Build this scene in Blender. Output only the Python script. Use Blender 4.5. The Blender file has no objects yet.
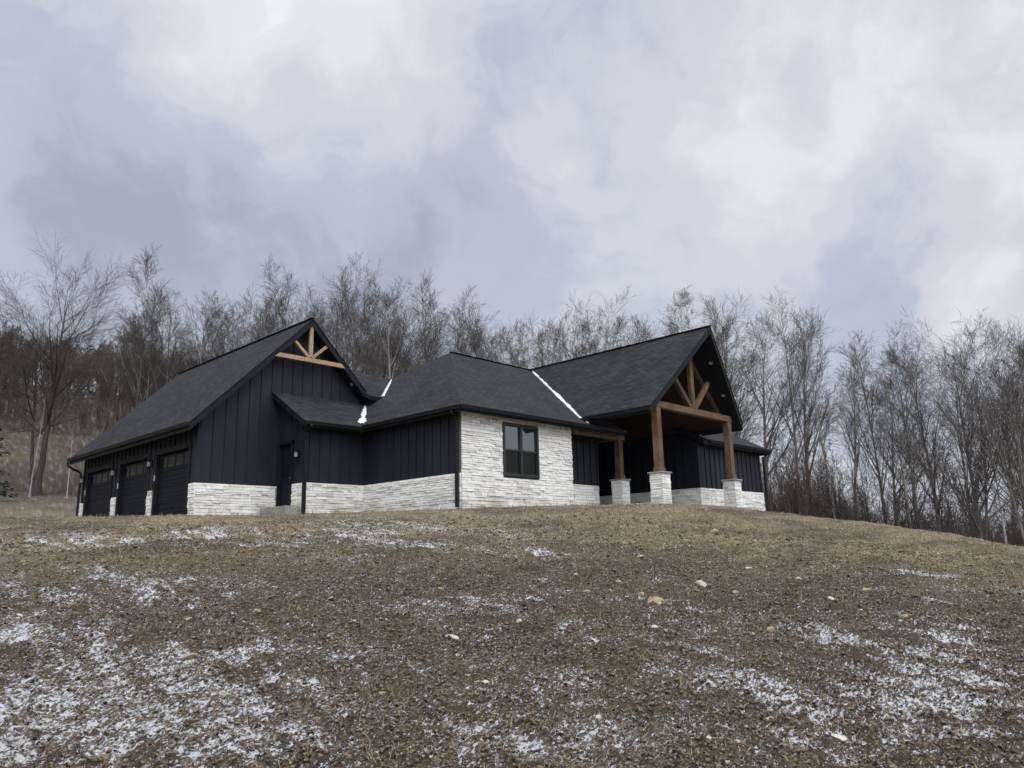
import bpy, math, random
import numpy as np
from mathutils import Vector, Matrix
R=math.radians
random.seed(7)
D=bpy.data
scn=bpy.context.scene
col=scn.collection

# ------------------------------------------------------------ camera
F_PX,YAW,PITCH,ROLL,CX,CY,CZ=[764.61589, 0.808698, 0.218691, 0.02534, -15.876025, -17.400714, -1.510561]
fwd=Vector((math.sin(YAW)*math.cos(PITCH),math.cos(YAW)*math.cos(PITCH),math.sin(PITCH)))
rt=Vector((math.cos(YAW),-math.sin(YAW),0)); up=rt.cross(fwd)
rt2=rt*math.cos(ROLL)-up*math.sin(ROLL); up2=up*math.cos(ROLL)+rt*math.sin(ROLL)
cam=D.objects.new('camera',D.cameras.new('camera'))
cam.matrix_world=Matrix(((rt2.x,up2.x,-fwd.x,CX),(rt2.y,up2.y,-fwd.y,CY),(rt2.z,up2.z,-fwd.z,CZ),(0,0,0,1)))
cam.data.sensor_width=36; cam.data.lens=F_PX*36/1024; cam.data.clip_end=4000; cam.data.clip_start=.1
col.objects.link(cam); scn.camera=cam

# ------------------------------------------------------------ light and exposure
scn.view_settings.view_transform='Standard'; scn.view_settings.look='None'
scn.view_settings.exposure=0.16; scn.view_settings.gamma=1; scn.view_settings.use_curve_mapping=False
SUN_EL,SUN_DIR=R(42),(-0.50,-0.866)      # sun behind the cloud, behind the camera's right shoulder
sun=D.objects.new('sun',D.lights.new('sun','SUN')); sun.data.energy=1.1; sun.data.angle=R(25); sun.data.color=(1,.965,.92)
sv=Vector((SUN_DIR[0]*math.cos(SUN_EL),SUN_DIR[1]*math.cos(SUN_EL),math.sin(SUN_EL)))
sun.rotation_euler=(sv).to_track_quat('Z','Y').to_euler(); col.objects.link(sun)

BLOBS=[
(0.324, 0.739, 0.591, 0.098, 0.9),
(0.502, 0.651, 0.57, 0.124, 0.35),
(0.609, 0.608, 0.509, 0.092, 0.1),
(0.156, 0.902, 0.403, 0.052, 0.6),
(0.723, 0.463, 0.513, 0.078, 0.35),
(0.686, 0.519, 0.509, 0.029, 0.45),
(0.826, 0.367, 0.427, 0.137, 0.95),
(0.837, 0.245, 0.49, 0.092, 0.55),
(0.863, 0.122, 0.491, 0.078, 0.6),
(0.929, 0.139, 0.343, 0.046, 0.55),
(0.95, 0.158, 0.268, 0.046, 0.9),
(0.631, 0.681, 0.371, 0.024, 0.5),
(0.368, 0.853, 0.37, 0.018, 0.3),
(0.41, 0.846, 0.341, 0.033, 0.35),
(0.684, 0.614, 0.393, 0.078, -0.25),
(0.249, 0.885, 0.394, 0.098, -0.55),
(0.409, 0.824, 0.392, 0.144, -0.35),
(0.565, 0.731, 0.382, 0.118, -0.45),
(0.626, 0.504, 0.596, 0.065, -0.6),
(0.747, 0.364, 0.557, 0.078, -0.65),
(0.708, 0.473, 0.525, 0.039, -0.3),
(0.741, 0.478, 0.473, 0.052, -0.3),
(0.805, 0.273, 0.527, 0.033, -0.4),
(0.902, 0.302, 0.307, 0.111, -0.8),
(0.908, 0.177, 0.379, 0.092, -0.8),
(0.175, 0.838, 0.517, 0.118, -0.2),
(0.774, 0.542, 0.328, 0.118, -0.1),
(0.845, 0.096, 0.526, 0.065, -0.2)]
W=D.worlds.new('World'); scn.world=W; W.use_nodes=True
nt=W.node_tree; nt.nodes.clear(); N=nt.nodes; L=nt.links
def nd(tree,typ,**kw):
    n=tree.nodes.new(typ)
    for k,v in kw.items():
        if k in ('operation','blend_type','data_type','sky_type','interpolation_type','noise_dimensions','feature','distance','vector_type'): setattr(n,k,v)
    return n
def mth(t,op,a,b=None,c=None,clamp=False):
    n=t.nodes.new('ShaderNodeMath'); n.operation=op; n.use_clamp=clamp
    for i,v in enumerate((a,b,c)):
        if v is None: continue
        if isinstance(v,(int,float)): n.inputs[i].default_value=v
        else: t.links.new(v,n.inputs[i])
    return n.outputs[0]
def vmth(t,op,a,b=None):
    n=t.nodes.new('ShaderNodeVectorMath'); n.operation=op
    for i,v in enumerate((a,b)):
        if v is None: continue
        if isinstance(v,(tuple,list)): n.inputs[i].default_value=v
        elif isinstance(v,(int,float)): n.inputs[3].default_value=v
        else: t.links.new(v,n.inputs[i])
    return n
def mixc(t,fac,a,b,bt='MIX'):
    n=t.nodes.new('ShaderNodeMix'); n.data_type='RGBA'; n.blend_type=bt; n.clamp_factor=True
    for idx,v in ((0,fac),(6,a),(7,b)):
        if isinstance(v,(int,float)): n.inputs[idx].default_value=v
        elif isinstance(v,(tuple,list)): n.inputs[idx].default_value=tuple(v)+(1,) if len(v)==3 else v
        else: t.links.new(v,n.inputs[idx])
    return n.outputs[2]
def noise(t,vec,scale,detail=4,rough=.5,dist=0.0):
    n=t.nodes.new('ShaderNodeTexNoise'); n.inputs['Scale'].default_value=scale; n.inputs['Detail'].default_value=detail
    n.inputs['Roughness'].default_value=rough; n.inputs['Distortion'].default_value=dist
    if vec is not None: t.links.new(vec,n.inputs['Vector'])
    return n.outputs[0]
def ramp(t,fac,stops,interp='LINEAR'):
    n=t.nodes.new('ShaderNodeValToRGB'); n.color_ramp.interpolation=interp
    e=n.color_ramp.elements
    while len(e)<len(stops): e.new(.5)
    for i,(p,c) in enumerate(stops):
        e[i].position=p; e[i].color=(c,c,c,1) if isinstance(c,(int,float)) else tuple(c)+(1,)
    t.links.new(fac,n.inputs[0]); return n.outputs[0]
tc=N.new('ShaderNodeTexCoord'); gen=tc.outputs['Generated']
nrm=vmth(nt,'NORMALIZE',gen).outputs[0]
sep=N.new('ShaderNodeSeparateXYZ'); L.new(nrm,sep.inputs[0])
zz=mth(nt,'ADD',mth(nt,'MAXIMUM',sep.outputs[2],0.0),.28)
comb=N.new('ShaderNodeCombineXYZ'); L.new(mth(nt,'DIVIDE',sep.outputs[0],zz),comb.inputs[0]); L.new(mth(nt,'DIVIDE',sep.outputs[1],zz),comb.inputs[1])
pv=comb.outputs[0]
warpn=N.new('ShaderNodeTexNoise'); warpn.inputs['Scale'].default_value=5; warpn.inputs['Detail'].default_value=5; L.new(nrm,warpn.inputs['Vector'])
wv=vmth(nt,'SCALE',vmth(nt,'SUBTRACT',warpn.outputs[1],(.5,.5,.5)).outputs[0],.28).outputs[0]
wd=vmth(nt,'ADD',nrm,wv).outputs[0]
acc=None
for bx,by,bz,bs,bg in BLOBS:                   # large bright and dark masses of the cloud cover
    d2=vmth(nt,'DISTANCE',wd,(bx,by,bz)).outputs[1]
    g=mth(nt,'MULTIPLY',mth(nt,'EXPONENT',mth(nt,'MULTIPLY',mth(nt,'POWER',mth(nt,'DIVIDE',d2,bs*1.35),2.0),-.5)),bg)
    acc=g if acc is None else mth(nt,'ADD',acc,g)
n1=noise(nt,pv,1.3,7,.55,.3); n2=noise(nt,wd,7,6,.6,.2)
cl=mth(nt,'ADD',mth(nt,'ADD',mth(nt,'MULTIPLY',mth(nt,'SUBTRACT',n1,.5),.62),mth(nt,'MULTIPLY',mth(nt,'SUBTRACT',n2,.5),.75)),mth(nt,'ADD',mth(nt,'MULTIPLY',acc,.52),.45))
ccol=ramp(nt,cl,[(0,(.35,.385,.47)),(.28,(.45,.50,.60)),(.52,(.585,.625,.695)),(.8,(.735,.76,.80)),(1,(.88,.895,.92))],'EASE')
violet=mixc(nt,ramp(nt,noise(nt,wd,3.2,3),[(.45,0),(.68,.6)]),ccol,(1.04,.975,.965),'MULTIPLY')
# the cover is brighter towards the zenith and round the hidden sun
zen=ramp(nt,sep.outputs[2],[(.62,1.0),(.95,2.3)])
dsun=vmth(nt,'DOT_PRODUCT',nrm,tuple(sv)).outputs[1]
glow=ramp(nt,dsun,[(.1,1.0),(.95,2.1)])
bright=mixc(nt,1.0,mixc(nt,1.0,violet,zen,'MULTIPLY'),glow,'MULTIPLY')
sky=N.new('ShaderNodeTexSky'); sky.sky_type='NISHITA'; sky.sun_disc=False; sky.sun_elevation=SUN_EL; sky.sun_rotation=math.atan2(sv.x,sv.y)
sky.air_density=1.4; sky.dust_density=2.0
skyc=vmth(nt,'SCALE',sky.outputs[0],.10).outputs[0]
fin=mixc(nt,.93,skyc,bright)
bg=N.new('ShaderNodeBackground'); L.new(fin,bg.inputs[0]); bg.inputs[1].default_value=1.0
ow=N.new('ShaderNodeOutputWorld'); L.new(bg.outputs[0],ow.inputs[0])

# ------------------------------------------------------------ materials
def mat(name,rough=.7,spec=.4):
    m=D.materials.new(name); m.use_nodes=True; t=m.node_tree
    b=t.nodes['Principled BSDF']; b.inputs['Roughness'].default_value=rough; b.inputs['Specular IOR Level'].default_value=spec
    return m,t,b
def objc(t):
    return t.nodes.new('ShaderNodeTexCoord').outputs['Object']
def mapv(t,vec,scale=(1,1,1)):
    m=t.nodes.new('ShaderNodeMapping'); m.inputs['Scale'].default_value=scale; t.links.new(vec,m.inputs[0]); return m.outputs[0]
def bump(t,b,h,strength=.4,dist=.02):
    n=t.nodes.new('ShaderNodeBump'); n.inputs['Strength'].default_value=strength; n.inputs['Distance'].default_value=dist
    t.links.new(h,n.inputs['Height']); t.links.new(n.outputs[0],b.inputs['Normal'])
def simple(name,c1,c2,scale=3,rough=.7,spec=.4,stretch=(1,1,1),bs=0,lo=.35,hi=.65,detail=5):
    m,t,b=mat(name,rough,spec); v=mapv(t,objc(t),stretch)
    n=noise(t,v,scale,detail,.6)
    c=ramp(t,n,[(lo,c1),(hi,c2)]); t.links.new(c,b.inputs['Base Color'])
    if bs: bump(t,b,noise(t,v,scale*3,4,.6),bs)
    return m
M={}
M['siding']=simple('black_board_siding',(.0098,.0112,.0180),(.0165,.0185,.0285),1.2,.55,.3,(1,1,.35),.15)
M['trim']=simple('black_trim',(.007,.008,.011),(.011,.012,.016),3,.6,.2)
M['soffit']=simple('black_soffit',(.008,.009,.013),(.013,.014,.018),2,.6,.3)
M['frame']=simple('dark_window_frame',(.012,.016,.014),(.018,.022,.020),5,.4,.5)
M['door']=simple('black_steel_door',(.007,.0085,.014),(.011,.013,.019),2,.55,.12,(1,1,.5))
M['concrete']=simple('grey_concrete',(.20,.19,.17),(.33,.32,.29),2.5,.9,.2,(1,1,1),.3)
M['cap']=simple('grey_pier_cap',(.22,.22,.21),(.32,.32,.30),6,.85,.2)
M['lamp_glass']=simple('pale_lamp_glass',(.22,.23,.25),(.34,.35,.37),6,.2,.5)
M['sticker']=simple('white_sticker',(.3,.32,.35),(.42,.44,.46),12,.5,.3)
M['snow']=simple('roof_snow',(.55,.57,.61),(.72,.74,.77),5,.7,.2,(1,1,1),.5)
M['gutter']=simple('black_gutter',(.007,.008,.011),(.011,.012,.015),4,.5,.25)
def wood(name,c1,c2,c3):
    m,t,b=mat(name,.65,.3); o=objc(t)
    v=mapv(t,o,(9,9,1.6)); n=noise(t,v,2.2,6,.65,1.2); n2=noise(t,o,1.1,3)
    c=ramp(t,n,[(.3,c1),(.55,c2),(.75,c3)]); c=mixc(t,ramp(t,n2,[(.4,0),(.65,.7)]),c,c1)
    t.links.new(c,b.inputs['Base Color']); bump(t,b,n,.35,.01); return m
M['timber']=wood('brown_stained_timber',(.065,.038,.022),(.185,.112,.064),(.33,.215,.13))
M['timber_light']=wood('light_new_timber',(.28,.185,.11),(.43,.30,.19),(.52,.385,.26))
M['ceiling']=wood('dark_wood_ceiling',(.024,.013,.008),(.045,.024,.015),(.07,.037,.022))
# shingles, laid by UV in metres
m,t,b=mat('charcoal_shingles',.93,.15)
uv=t.nodes.new('ShaderNodeUVMap').outputs[0]
br=t.nodes.new('ShaderNodeTexBrick'); t.links.new(uv,br.inputs['Vector'])
for k,v in (('Scale',1),('Mortar Size',.012),('Mortar Smooth',.3),('Bias',0),('Brick Width',.33),('Row Height',.145)): br.inputs[k].default_value=v
br.inputs['Color1'].default_value=(.022,.022,.024,1); br.inputs['Color2'].default_value=(.039,.039,.043,1); br.inputs['Mortar'].default_value=(.010,.010,.012,1)
nb=noise(t,mapv(t,uv,(3,14,1)),1.0,4,.7); nc=noise(t,uv,.5,3)
c=mixc(t,1.0,br.outputs[0],ramp(t,nb,[(.25,.7),(.75,1.35)]),'MULTIPLY'); c=mixc(t,1.0,c,ramp(t,nc,[(.3,.85),(.7,1.15)]),'MULTIPLY')
t.links.new(c,b.inputs['Base Color'])
bump(t,b,mth(t,'ADD',br.outputs[1],mth(t,'MULTIPLY',noise(t,uv,60,2),-.5)),.5,.012)
M['shingle']=m
# white ledge stone: each block has its own tone (face-corner attribute), plus dirt near the ground and in veins
m,t,b=mat('white_ledge_stone',.88,.2)
at=t.nodes.new('ShaderNodeAttribute'); at.attribute_name='tone'; o=objc(t)
c=ramp(t,at.outputs['Fac'],[(0,(.52,.50,.455)),(.10,(.74,.72,.67)),(.4,(.83,.815,.77)),(1,(.90,.885,.85))])
n=noise(t,mapv(t,o,(1.5,1.5,7)),3,6,.7)
c=mixc(t,ramp(t,n,[(.52,0),(.78,.6)]),c,(.44,.43,.41))
n2=noise(t,o,1.1,5,.6)
sx=t.nodes.new('ShaderNodeSeparateXYZ'); t.links.new(o,sx.inputs[0])
low=ramp(t,sx.outputs[2],[(.02,1.0),(.55,0.0)])
c=mixc(t,mth(t,'MULTIPLY',low,ramp(t,n2,[(.42,0),(.62,.7)])),c,(.36,.30,.20))
t.links.new(c,b.inputs['Base Color']); bump(t,b,noise(t,mapv(t,o,(1,1,2.5)),9,6,.7),.7,.03)
M['stone']=m
M['mortar']=simple('dark_joint_mortar',(.12,.115,.105),(.20,.19,.175),9,.95,.1)  # dark grey-brown mortar for the stone joints and pier cores
# glass: dark room behind a reflecting pane
def glass(name,rough,base,spec):
    m,t,b=mat(name,rough,spec); b.inputs['Base Color'].default_value=base+(1,)
    b.inputs['IOR'].default_value=1.55; b.inputs['Coat Weight'].default_value=.4; b.inputs['Coat Roughness'].default_value=rough; b.inputs['Coat IOR'].default_value=2.4
    n=noise(t,objc(t),1.4,2); bump(t,b,n,.03,.02); return m
M['glass']=glass('reflecting_pane',.02,(.02,.024,.028),.9)
m,t,b=mat('screened_pane',.25,.35); b.inputs['Base Color'].default_value=(.006,.007,.006,1); b.inputs['Specular IOR Level'].default_value=.2; M['screen']=m
m,t,b=mat('garage_door_glass',.04,1.0); b.inputs['Base Color'].default_value=(.008,.009,.012,1); M['doorglass']=m

# bark
def bark(name,c1,c2,c3,scale=5):
    m,t,b=mat(name,.9,.15); o=objc(t); v=mapv(t,o,(3,3,.6)); n=noise(t,v,scale*.3,6,.7)
    oi=t.nodes.new('ShaderNodeObjectInfo')
    c=ramp(t,n,[(.3,c1),(.52,c2),(.72,c3)])
    c=mixc(t,1.0,c,ramp(t,oi.outputs['Random'],[(0,.8),(.7,1.3),(1,1.9)]),'MULTIPLY')
    t.links.new(c,b.inputs['Base Color']); bump(t,b,n,.6,.05); return m
M['bark']=bark('grey_brown_bark',(.065,.056,.050),(.125,.110,.100),(.22,.20,.185))
M['bark_dark']=bark('dark_oak_bark',(.030,.025,.023),(.060,.050,.045),(.10,.088,.08))
M['bark_pale']=bark('pale_bark',(.14,.125,.11),(.30,.28,.26),(.46,.44,.42))
M['twig']=simple('bare_twigs',(.062,.052,.047),(.115,.098,.088),.35,.9,.1)
M['twig_red']=simple('brushwood_twigs',(.060,.045,.040),(.12,.092,.080),.15,.9,.1)
M['needle']=simple('conifer_needles',(.010,.018,.010),(.030,.045,.022),.8,.8,.2)
M['farwood']=simple('far_brown_wood',(.070,.055,.048),(.15,.118,.098),.05,.95,.05)

# ------------------------------------------------------------ mesh helpers
class MB:
    def __init__(s): s.v=[]; s.f=[]; s.uv=[]; s.tone=[]
    def face(s,pts,uvs=None,tone=0.5):
        i=len(s.v); s.v+= [tuple(p) for p in pts]; s.f.append(tuple(range(i,i+len(pts))))
        s.uv.append(uvs or [(0,0)]*len(pts)); s.tone.append(tone)
    def hexa(s,c,tone=.5):     # 8 corners: bottom ring 0-3, top ring 4-7
        i=len(s.v); s.v+=[tuple(p) for p in c]
        for f in ((3,2,1,0),(4,5,6,7),(0,1,5,4),(1,2,6,5),(2,3,7,6),(3,0,4,7)):
            s.f.append(tuple(i+k for k in f)); s.uv.append([(0,0)]*4); s.tone.append(tone)
    def box(s,a,b,tone=.5):
        x0,y0,z0=[min(p,q) for p,q in zip(a,b)]; x1,y1,z1=[max(p,q) for p,q in zip(a,b)]
        s.hexa([(x0,y0,z0),(x1,y0,z0),(x1,y1,z0),(x0,y1,z0),(x0,y0,z1),(x1,y0,z1),(x1,y1,z1),(x0,y1,z1)],tone)
    def beam(s,p,q,w,h,upv=(0,0,1)):
        p=Vector(p); q=Vector(q); d=(q-p).normalized(); u=Vector(upv)
        a=d.cross(u).normalized(); c=a.cross(d).normalized(); a*=w/2; c*=h/2
        s.hexa([p-a-c,p+a-c,p+a+c,p-a+c,q-a-c,q+a-c,q+a+c,q-a+c])
    def prism(s,poly,off):     # polygon extruded by vector
        o=Vector(off); P=[Vector(p) for p in poly]; Q=[p+o for p in P]; n=len(P)
        s.face(P); s.face(Q[::-1])
        for i in range(n): s.face([P[i],Q[i],Q[(i+1)%n],P[(i+1)%n]])
    def tube(s,pts,r,n=8):
        P=[Vector(p) for p in pts]; base=len(s.v)
        for i,p in enumerate(P):
            d=((P[min(i+1,len(P)-1)]-P[max(i-1,0)])).normalized()
            a=d.cross(Vector((0,0,1)) if abs(d.z)<.9 else Vector((1,0,0))).normalized(); c=d.cross(a)
            for k in range(n):
                t=2*math.pi*k/n; s.v.append(tuple(p+a*r*math.cos(t)+c*r*math.sin(t)))
        for i in range(len(P)-1):
            for k in range(n):
                k2=(k+1)%n; s.f.append((base+i*n+k,base+i*n+k2,base+(i+1)*n+k2,base+(i+1)*n+k)); s.uv.append([(0,0)]*4); s.tone.append(.5)
        s.f.append(tuple(base+k for k in range(n))[::-1]); s.uv.append([(0,0)]*n); s.tone.append(.5)
        e=base+(len(P)-1)*n; s.f.append(tuple(e+k for k in range(n))); s.uv.append([(0,0)]*n); s.tone.append(.5)
    def build(s,name,m,parent=None,bevel=0,smooth=False,fixn=True):
        me=D.meshes.new(name); me.from_pydata(s.v,[],s.f)
        u=me.uv_layers.new(name='UVMap'); u.data.foreach_set('uv',[c for f in s.uv for p in f for c in p])
        a=me.attributes.new('tone','FLOAT','FACE'); a.data.foreach_set('value',s.tone)
        if fixn:
            import bmesh
            bm=bmesh.new(); bm.from_mesh(me)
            if bevel: bmesh.ops.remove_doubles(bm,verts=bm.verts,dist=1e-5)
            bmesh.ops.recalc_face_normals(bm,faces=bm.faces); bm.to_mesh(me); bm.free()
        me.materials.append(m)
        if smooth: me.polygons.foreach_set('use_smooth',[True]*len(me.polygons))
        o=D.objects.new(name,me); col.objects.link(o); o.parent=parent
        if bevel:
            b=o.modifiers.new('bevel','BEVEL'); b.width=bevel; b.segments=2; b.limit_method='ANGLE'
        return o
def tag(o,label=None,cat=None,group=None,kind=None):
    if label: o['label']=label
    if cat: o['category']=cat
    if group: o['group']=group
    if kind: o['kind']=kind
    return o
def empty(name,loc=(0,0,0)):
    o=D.objects.new(name,None); o.location=loc; o.empty_display_size=.5; col.objects.link(o); return o
def np_mesh(name,V,Fq,m,parent=None,smooth=False,attrs=None,link=True):
    me=D.meshes.new(name); k=Fq.shape[1]
    me.vertices.add(len(V)); me.vertices.foreach_set('co',np.ascontiguousarray(V,dtype=np.float32).ravel())
    me.loops.add(Fq.size); me.loops.foreach_set('vertex_index',Fq.astype(np.int32).ravel())
    me.polygons.add(len(Fq)); me.polygons.foreach_set('loop_start',np.arange(0,Fq.size,k,dtype=np.int32))
    me.polygons.foreach_set('loop_total',np.full(len(Fq),k,dtype=np.int32))
    if smooth: me.polygons.foreach_set('use_smooth',np.ones(len(Fq),dtype=bool))
    for an,av in (attrs or {}).items():
        a=me.attributes.new(an,'FLOAT','POINT'); a.data.foreach_set('value',np.ascontiguousarray(av,dtype=np.float32))
    me.update(calc_edges=True); me.materials.append(m)
    if not link: return me
    o=D.objects.new(name,me); col.objects.link(o); o.parent=parent; return o

# ------------------------------------------------------------ terrain
CAMX,CAMY=-15.876,-17.401
def sp(x,w): return w*np.logaddexp(0,x/w)
def sstep(a,b,x):
    t=np.clip((x-a)/float(b-a),0,1); return t*t*(3-2*t)
def ground_z(X,Y):
    X=np.asarray(X,float); Y=np.asarray(Y,float)
    n=.555*X+.832*Y
    z=-.134*sp(-n-.6,.8)
    m=.6*X-.8*Y
    z=z-.20*sp(m-12.6,1.6)
    z=z-.05*sp(X-21,2.)
    z=z-.17*sstep(3,-5,X)-.45*sstep(5.2,10.5,.3*X-.95*Y)*sstep(-8,4,X)
    d=np.hypot(X-CAMX,Y-CAMY); az=np.degrees(np.arctan2(X-CAMX,Y-CAMY))
    R=np.interp(d,[0,25,40,75,85,160,260,400,1500],[0,0,.95,4.1,5.2,22.5,52,60,62])
    w=1-.93*sstep(30,80,az)
    w=w*sstep(-150,-90,az)
    dx=np.maximum(np.maximum(-6.-X,X-20),0); dy=np.maximum(np.maximum(-30-Y,Y-20),0)
    pad=sstep(0,14,np.hypot(dx,dy))
    z=z+R*w*pad
    z=np.where(z<-9,-9+(z+9)*.15,z)
    return z-.03

SNOW=[
(-11.92, -6.62, 1.04, 0.58, -1.32, 1.1),
(-11.87, -7.48, 0.37, 0.69, -0.78, 0.8),
(-11.46, -0.46, 0.84, 1.17, -0.77, 0.65),
(-10.98, -2.02, 0.54, 0.6, -0.77, 0.58),
(-8.44, -1.34, 0.75, 1.22, -0.76, 0.72),
(-9.7, -1.44, 0.78, 0.54, -0.76, 0.58),
(-7.29, -3.77, 1.19, 0.9, -0.77, 0.58),
(-8.98, -4.16, 1.08, 0.44, -0.77, 0.5),
(-6.6, -5.16, 1.89, 0.46, -1.75, 0.72),
(-6.9, -6.58, 0.82, 0.46, -1.57, 0.65),
(-4.61, -5.31, 1.65, 0.58, -1.45, 0.5),
(-4.96, -1.82, 1.2, 1.03, -0.78, 0.58),
(-9.67, -10.97, 0.38, 0.32, -0.44, 1.3),
(-8.58, -6.73, 0.48, 0.58, -0.78, 0.36),
(-13.75, -10.67, 1.14, 0.35, -1.55, 0.95),
(-14.15, -11.53, 0.38, 0.36, -1.01, 1.0),
(-13.06, -10.32, 1.04, 0.12, -1.69, 1.0),
(-13.05, -11.26, 0.81, 0.21, -1.45, 1.1),
(-12.89, -11.85, 0.51, 0.12, -1.5, 1.1),
(-13.77, -11.48, 1.0, 0.35, -1.41, 0.8),
(-13.75, -9.13, 0.62, 0.32, -1.45, 0.8),
(-14.46, -12.14, 0.33, 0.32, -0.78, 0.9),
(-13.92, -12.26, 0.47, 0.18, -1.16, 0.7),
(-13.33, -12.49, 0.92, 0.22, -1.45, 0.6),
(-13.32, -13.19, 0.68, 0.2, -1.31, 0.75),
(-12.87, -13.55, 0.41, 0.21, -1.25, 0.8),
(-12.32, -12.73, 0.15, 0.14, -1.57, 0.9),
(-11.93, -11.68, 0.51, 0.29, -1.49, 0.45),
(-11.88, -8.37, 0.23, 0.36, -0.77, 0.5),
(-11.82, -9.9, 0.24, 0.16, -1.36, 0.7),
(-13.02, -8.01, 0.56, 0.32, -1.12, 0.5),
(-6.01, -8.36, 0.31, 0.51, -0.74, 1.3),
(-9.29, -11.11, 0.16, 0.23, -0.76, 0.9),
(-9.88, -13.1, 0.11, 0.22, -0.82, 0.9),
(-10.16, -10.07, 0.29, 0.24, -0.79, 0.3),
(-7.65, -15.17, 0.47, 0.18, -2.2, 1.2),
(-8.06, -15.5, 0.4, 0.21, -2.01, 1.1),
(-8.91, -15.11, 0.5, 0.14, -2.2, 1.2),
(-9.16, -15.43, 0.54, 0.18, -2.11, 1.2),
(-9.65, -15.3, 0.3, 0.2, -1.59, 0.8),
(-9.44, -15.82, 0.3, 0.19, -2.1, 0.8),
(-10.19, -15.14, 0.43, 0.17, -1.94, 1.1),
(-10.51, -15.19, 0.18, 0.17, -1.34, 0.9),
(-10.21, -14.33, 0.3, 0.23, -1.41, 0.9),
(-9.92, -13.91, 0.34, 0.2, -1.72, 0.6),
(-10.23, -14.73, 0.34, 0.17, -1.68, 0.7),
(-10.36, -14.07, 0.12, 0.13, -0.78, 0.9),
(-10.89, -14.53, 0.2, 0.17, -1.08, 0.5),
(-11.41, -13.54, 0.23, 0.21, -1.3, 0.5),
(-12.15, -14.16, 0.41, 0.16, -1.43, 0.6),
(-11.74, -14.46, 0.3, 0.2, -1.02, 0.6),
(-11.3, -15.02, 0.34, 0.2, -1.03, 0.6),
(-10.95, -15.58, 0.43, 0.23, -1.03, 0.6),
(-10.35, -15.96, 0.27, 0.26, -1.05, 0.7),
(-12.48, -13.82, 0.24, 0.22, -0.79, 0.5),
(-12.29, -13.13, 0.31, 0.21, -1.25, 0.4),
(-2.4, -13.08, 0.42, 0.68, -2.01, 0.9),
(-5.31, -14.32, 0.44, 0.49, -1.89, 0.5),
(-3.15, -14.61, 0.35, 0.65, -1.98, 0.6),
(-8.51, -14.35, 0.36, 0.31, -1.57, 0.5),
(-8.63, -13.07, 0.31, 0.24, -0.78, 0.3),
(-9.99, -12.46, 0.29, 0.2, -0.8, 0.4)]
def vnoise(x,y,seed=0):
    xi=np.floor(x).astype(np.int64); yi=np.floor(y).astype(np.int64); fx=x-xi; fy=y-yi
    fx=fx*fx*(3-2*fx); fy=fy*fy*(3-2*fy)
    def h(a,b):
        n=(a*374761393+b*668265263+seed*982451653)&0xffffffff
        n=((n^(n>>13))*1274126177)&0xffffffff; n=n^(n>>16)
        return (n&0xffff)/65535.0
    return (h(xi,yi)*(1-fx)+h(xi+1,yi)*fx)*(1-fy)+(h(xi,yi+1)*(1-fx)+h(xi+1,yi+1)*fx)*fy
def fbm(x,y,oct=4,seed=0,g=.5):
    s=0;a=1;t=0
    for i in range(oct):
        s=s+a*vnoise(x*2**i+17.3*i,y*2**i-9.1*i,seed+i); t+=a; a*=g
    return s/t
def relief(X,Y):
    d=np.hypot(X-CAMX,Y-CAMY)
    a=fbm(X*9,Y*9,4,3,.72)-.5                   # clods
    b=fbm(X*.9,Y*.9,3,11)-.5                        # hummocks
    tr=np.sin((X*.25+Y*.97)*8+3*fbm(X*.4,Y*.4,2,5))  # faint rake lines
    pad=sstep(0,1.5,np.maximum(np.maximum(-5.6-X,X-18.4),np.maximum(-3.6-Y,Y-18)))
    return (a*.135*np.clip(1.3-d/60,.3,1)+b*.16+tr*.018)*(.15+.85*pad), a
SDIR=R(-97)
def snow_amt(X,Y):
    s=np.zeros_like(X)
    wx=X+(fbm(X*1.3,Y*1.3,3,21)-.5)*1.6; wy=Y+(fbm(X*1.3,Y*1.3,3,31)-.5)*1.6
    for x,y,a,b,g,k in SNOW:
        dx=wx-x; dy=wy-y; c_,s_=math.cos(g),math.sin(g)
        p=(dx*c_+dy*s_)/a; q=(-dx*s_+dy*c_)/b
        s+=k*np.exp(-(p*p+q*q)*.6)
    d=np.hypot(X-CAMX,Y-CAMY)
    s+= .26*sstep(15,6,d)*(.5+fbm(X*.5,Y*.5,2,77))
    s+= .10*sstep(4,-6,X)*sstep(12,18,d)
    yard=sstep(27,34,d)*sstep(75,60,d)*sstep(-6,-9,X)      # thin snow lines across the yard left of the garage
    s+= yard*1.1*sstep(.56,.66,fbm(d*.35,X*.03,3,41))
    u=X*math.cos(SDIR)+Y*math.sin(SDIR); v=-X*math.sin(SDIR)+Y*math.cos(SDIR)
    s=s*(.30+1.15*sstep(.32,.68,fbm(u*.7,v*4.5,4,131)))
    return np.clip(s,0,1.15)
th=np.concatenate([np.linspace(-180,-8,60,endpoint=False),np.linspace(-8,100,820,endpoint=False),np.linspace(100,180,28,endpoint=False)])
th=np.radians(th)
rad=np.concatenate([np.linspace(.15,3.6,14,endpoint=False),3.6*np.exp(np.linspace(0,math.log(42/3.6),540,endpoint=False)),42*np.exp(np.linspace(0,math.log(1500/42),120))])
RR,TT=np.meshgrid(rad,th,indexing='ij')
GX=CAMX+RR*np.sin(TT); GY=CAMY+RR*np.cos(TT)
rl,cl_=relief(GX,GY)
GZ=ground_z(GX,GY)+rl
nr,ncl=RR.shape
V=np.stack([GX,GY,GZ],-1).reshape(-1,3)
idx=np.arange(nr*ncl).reshape(nr,ncl); a_=idx[:-1]; b_=idx[1:]
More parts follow.
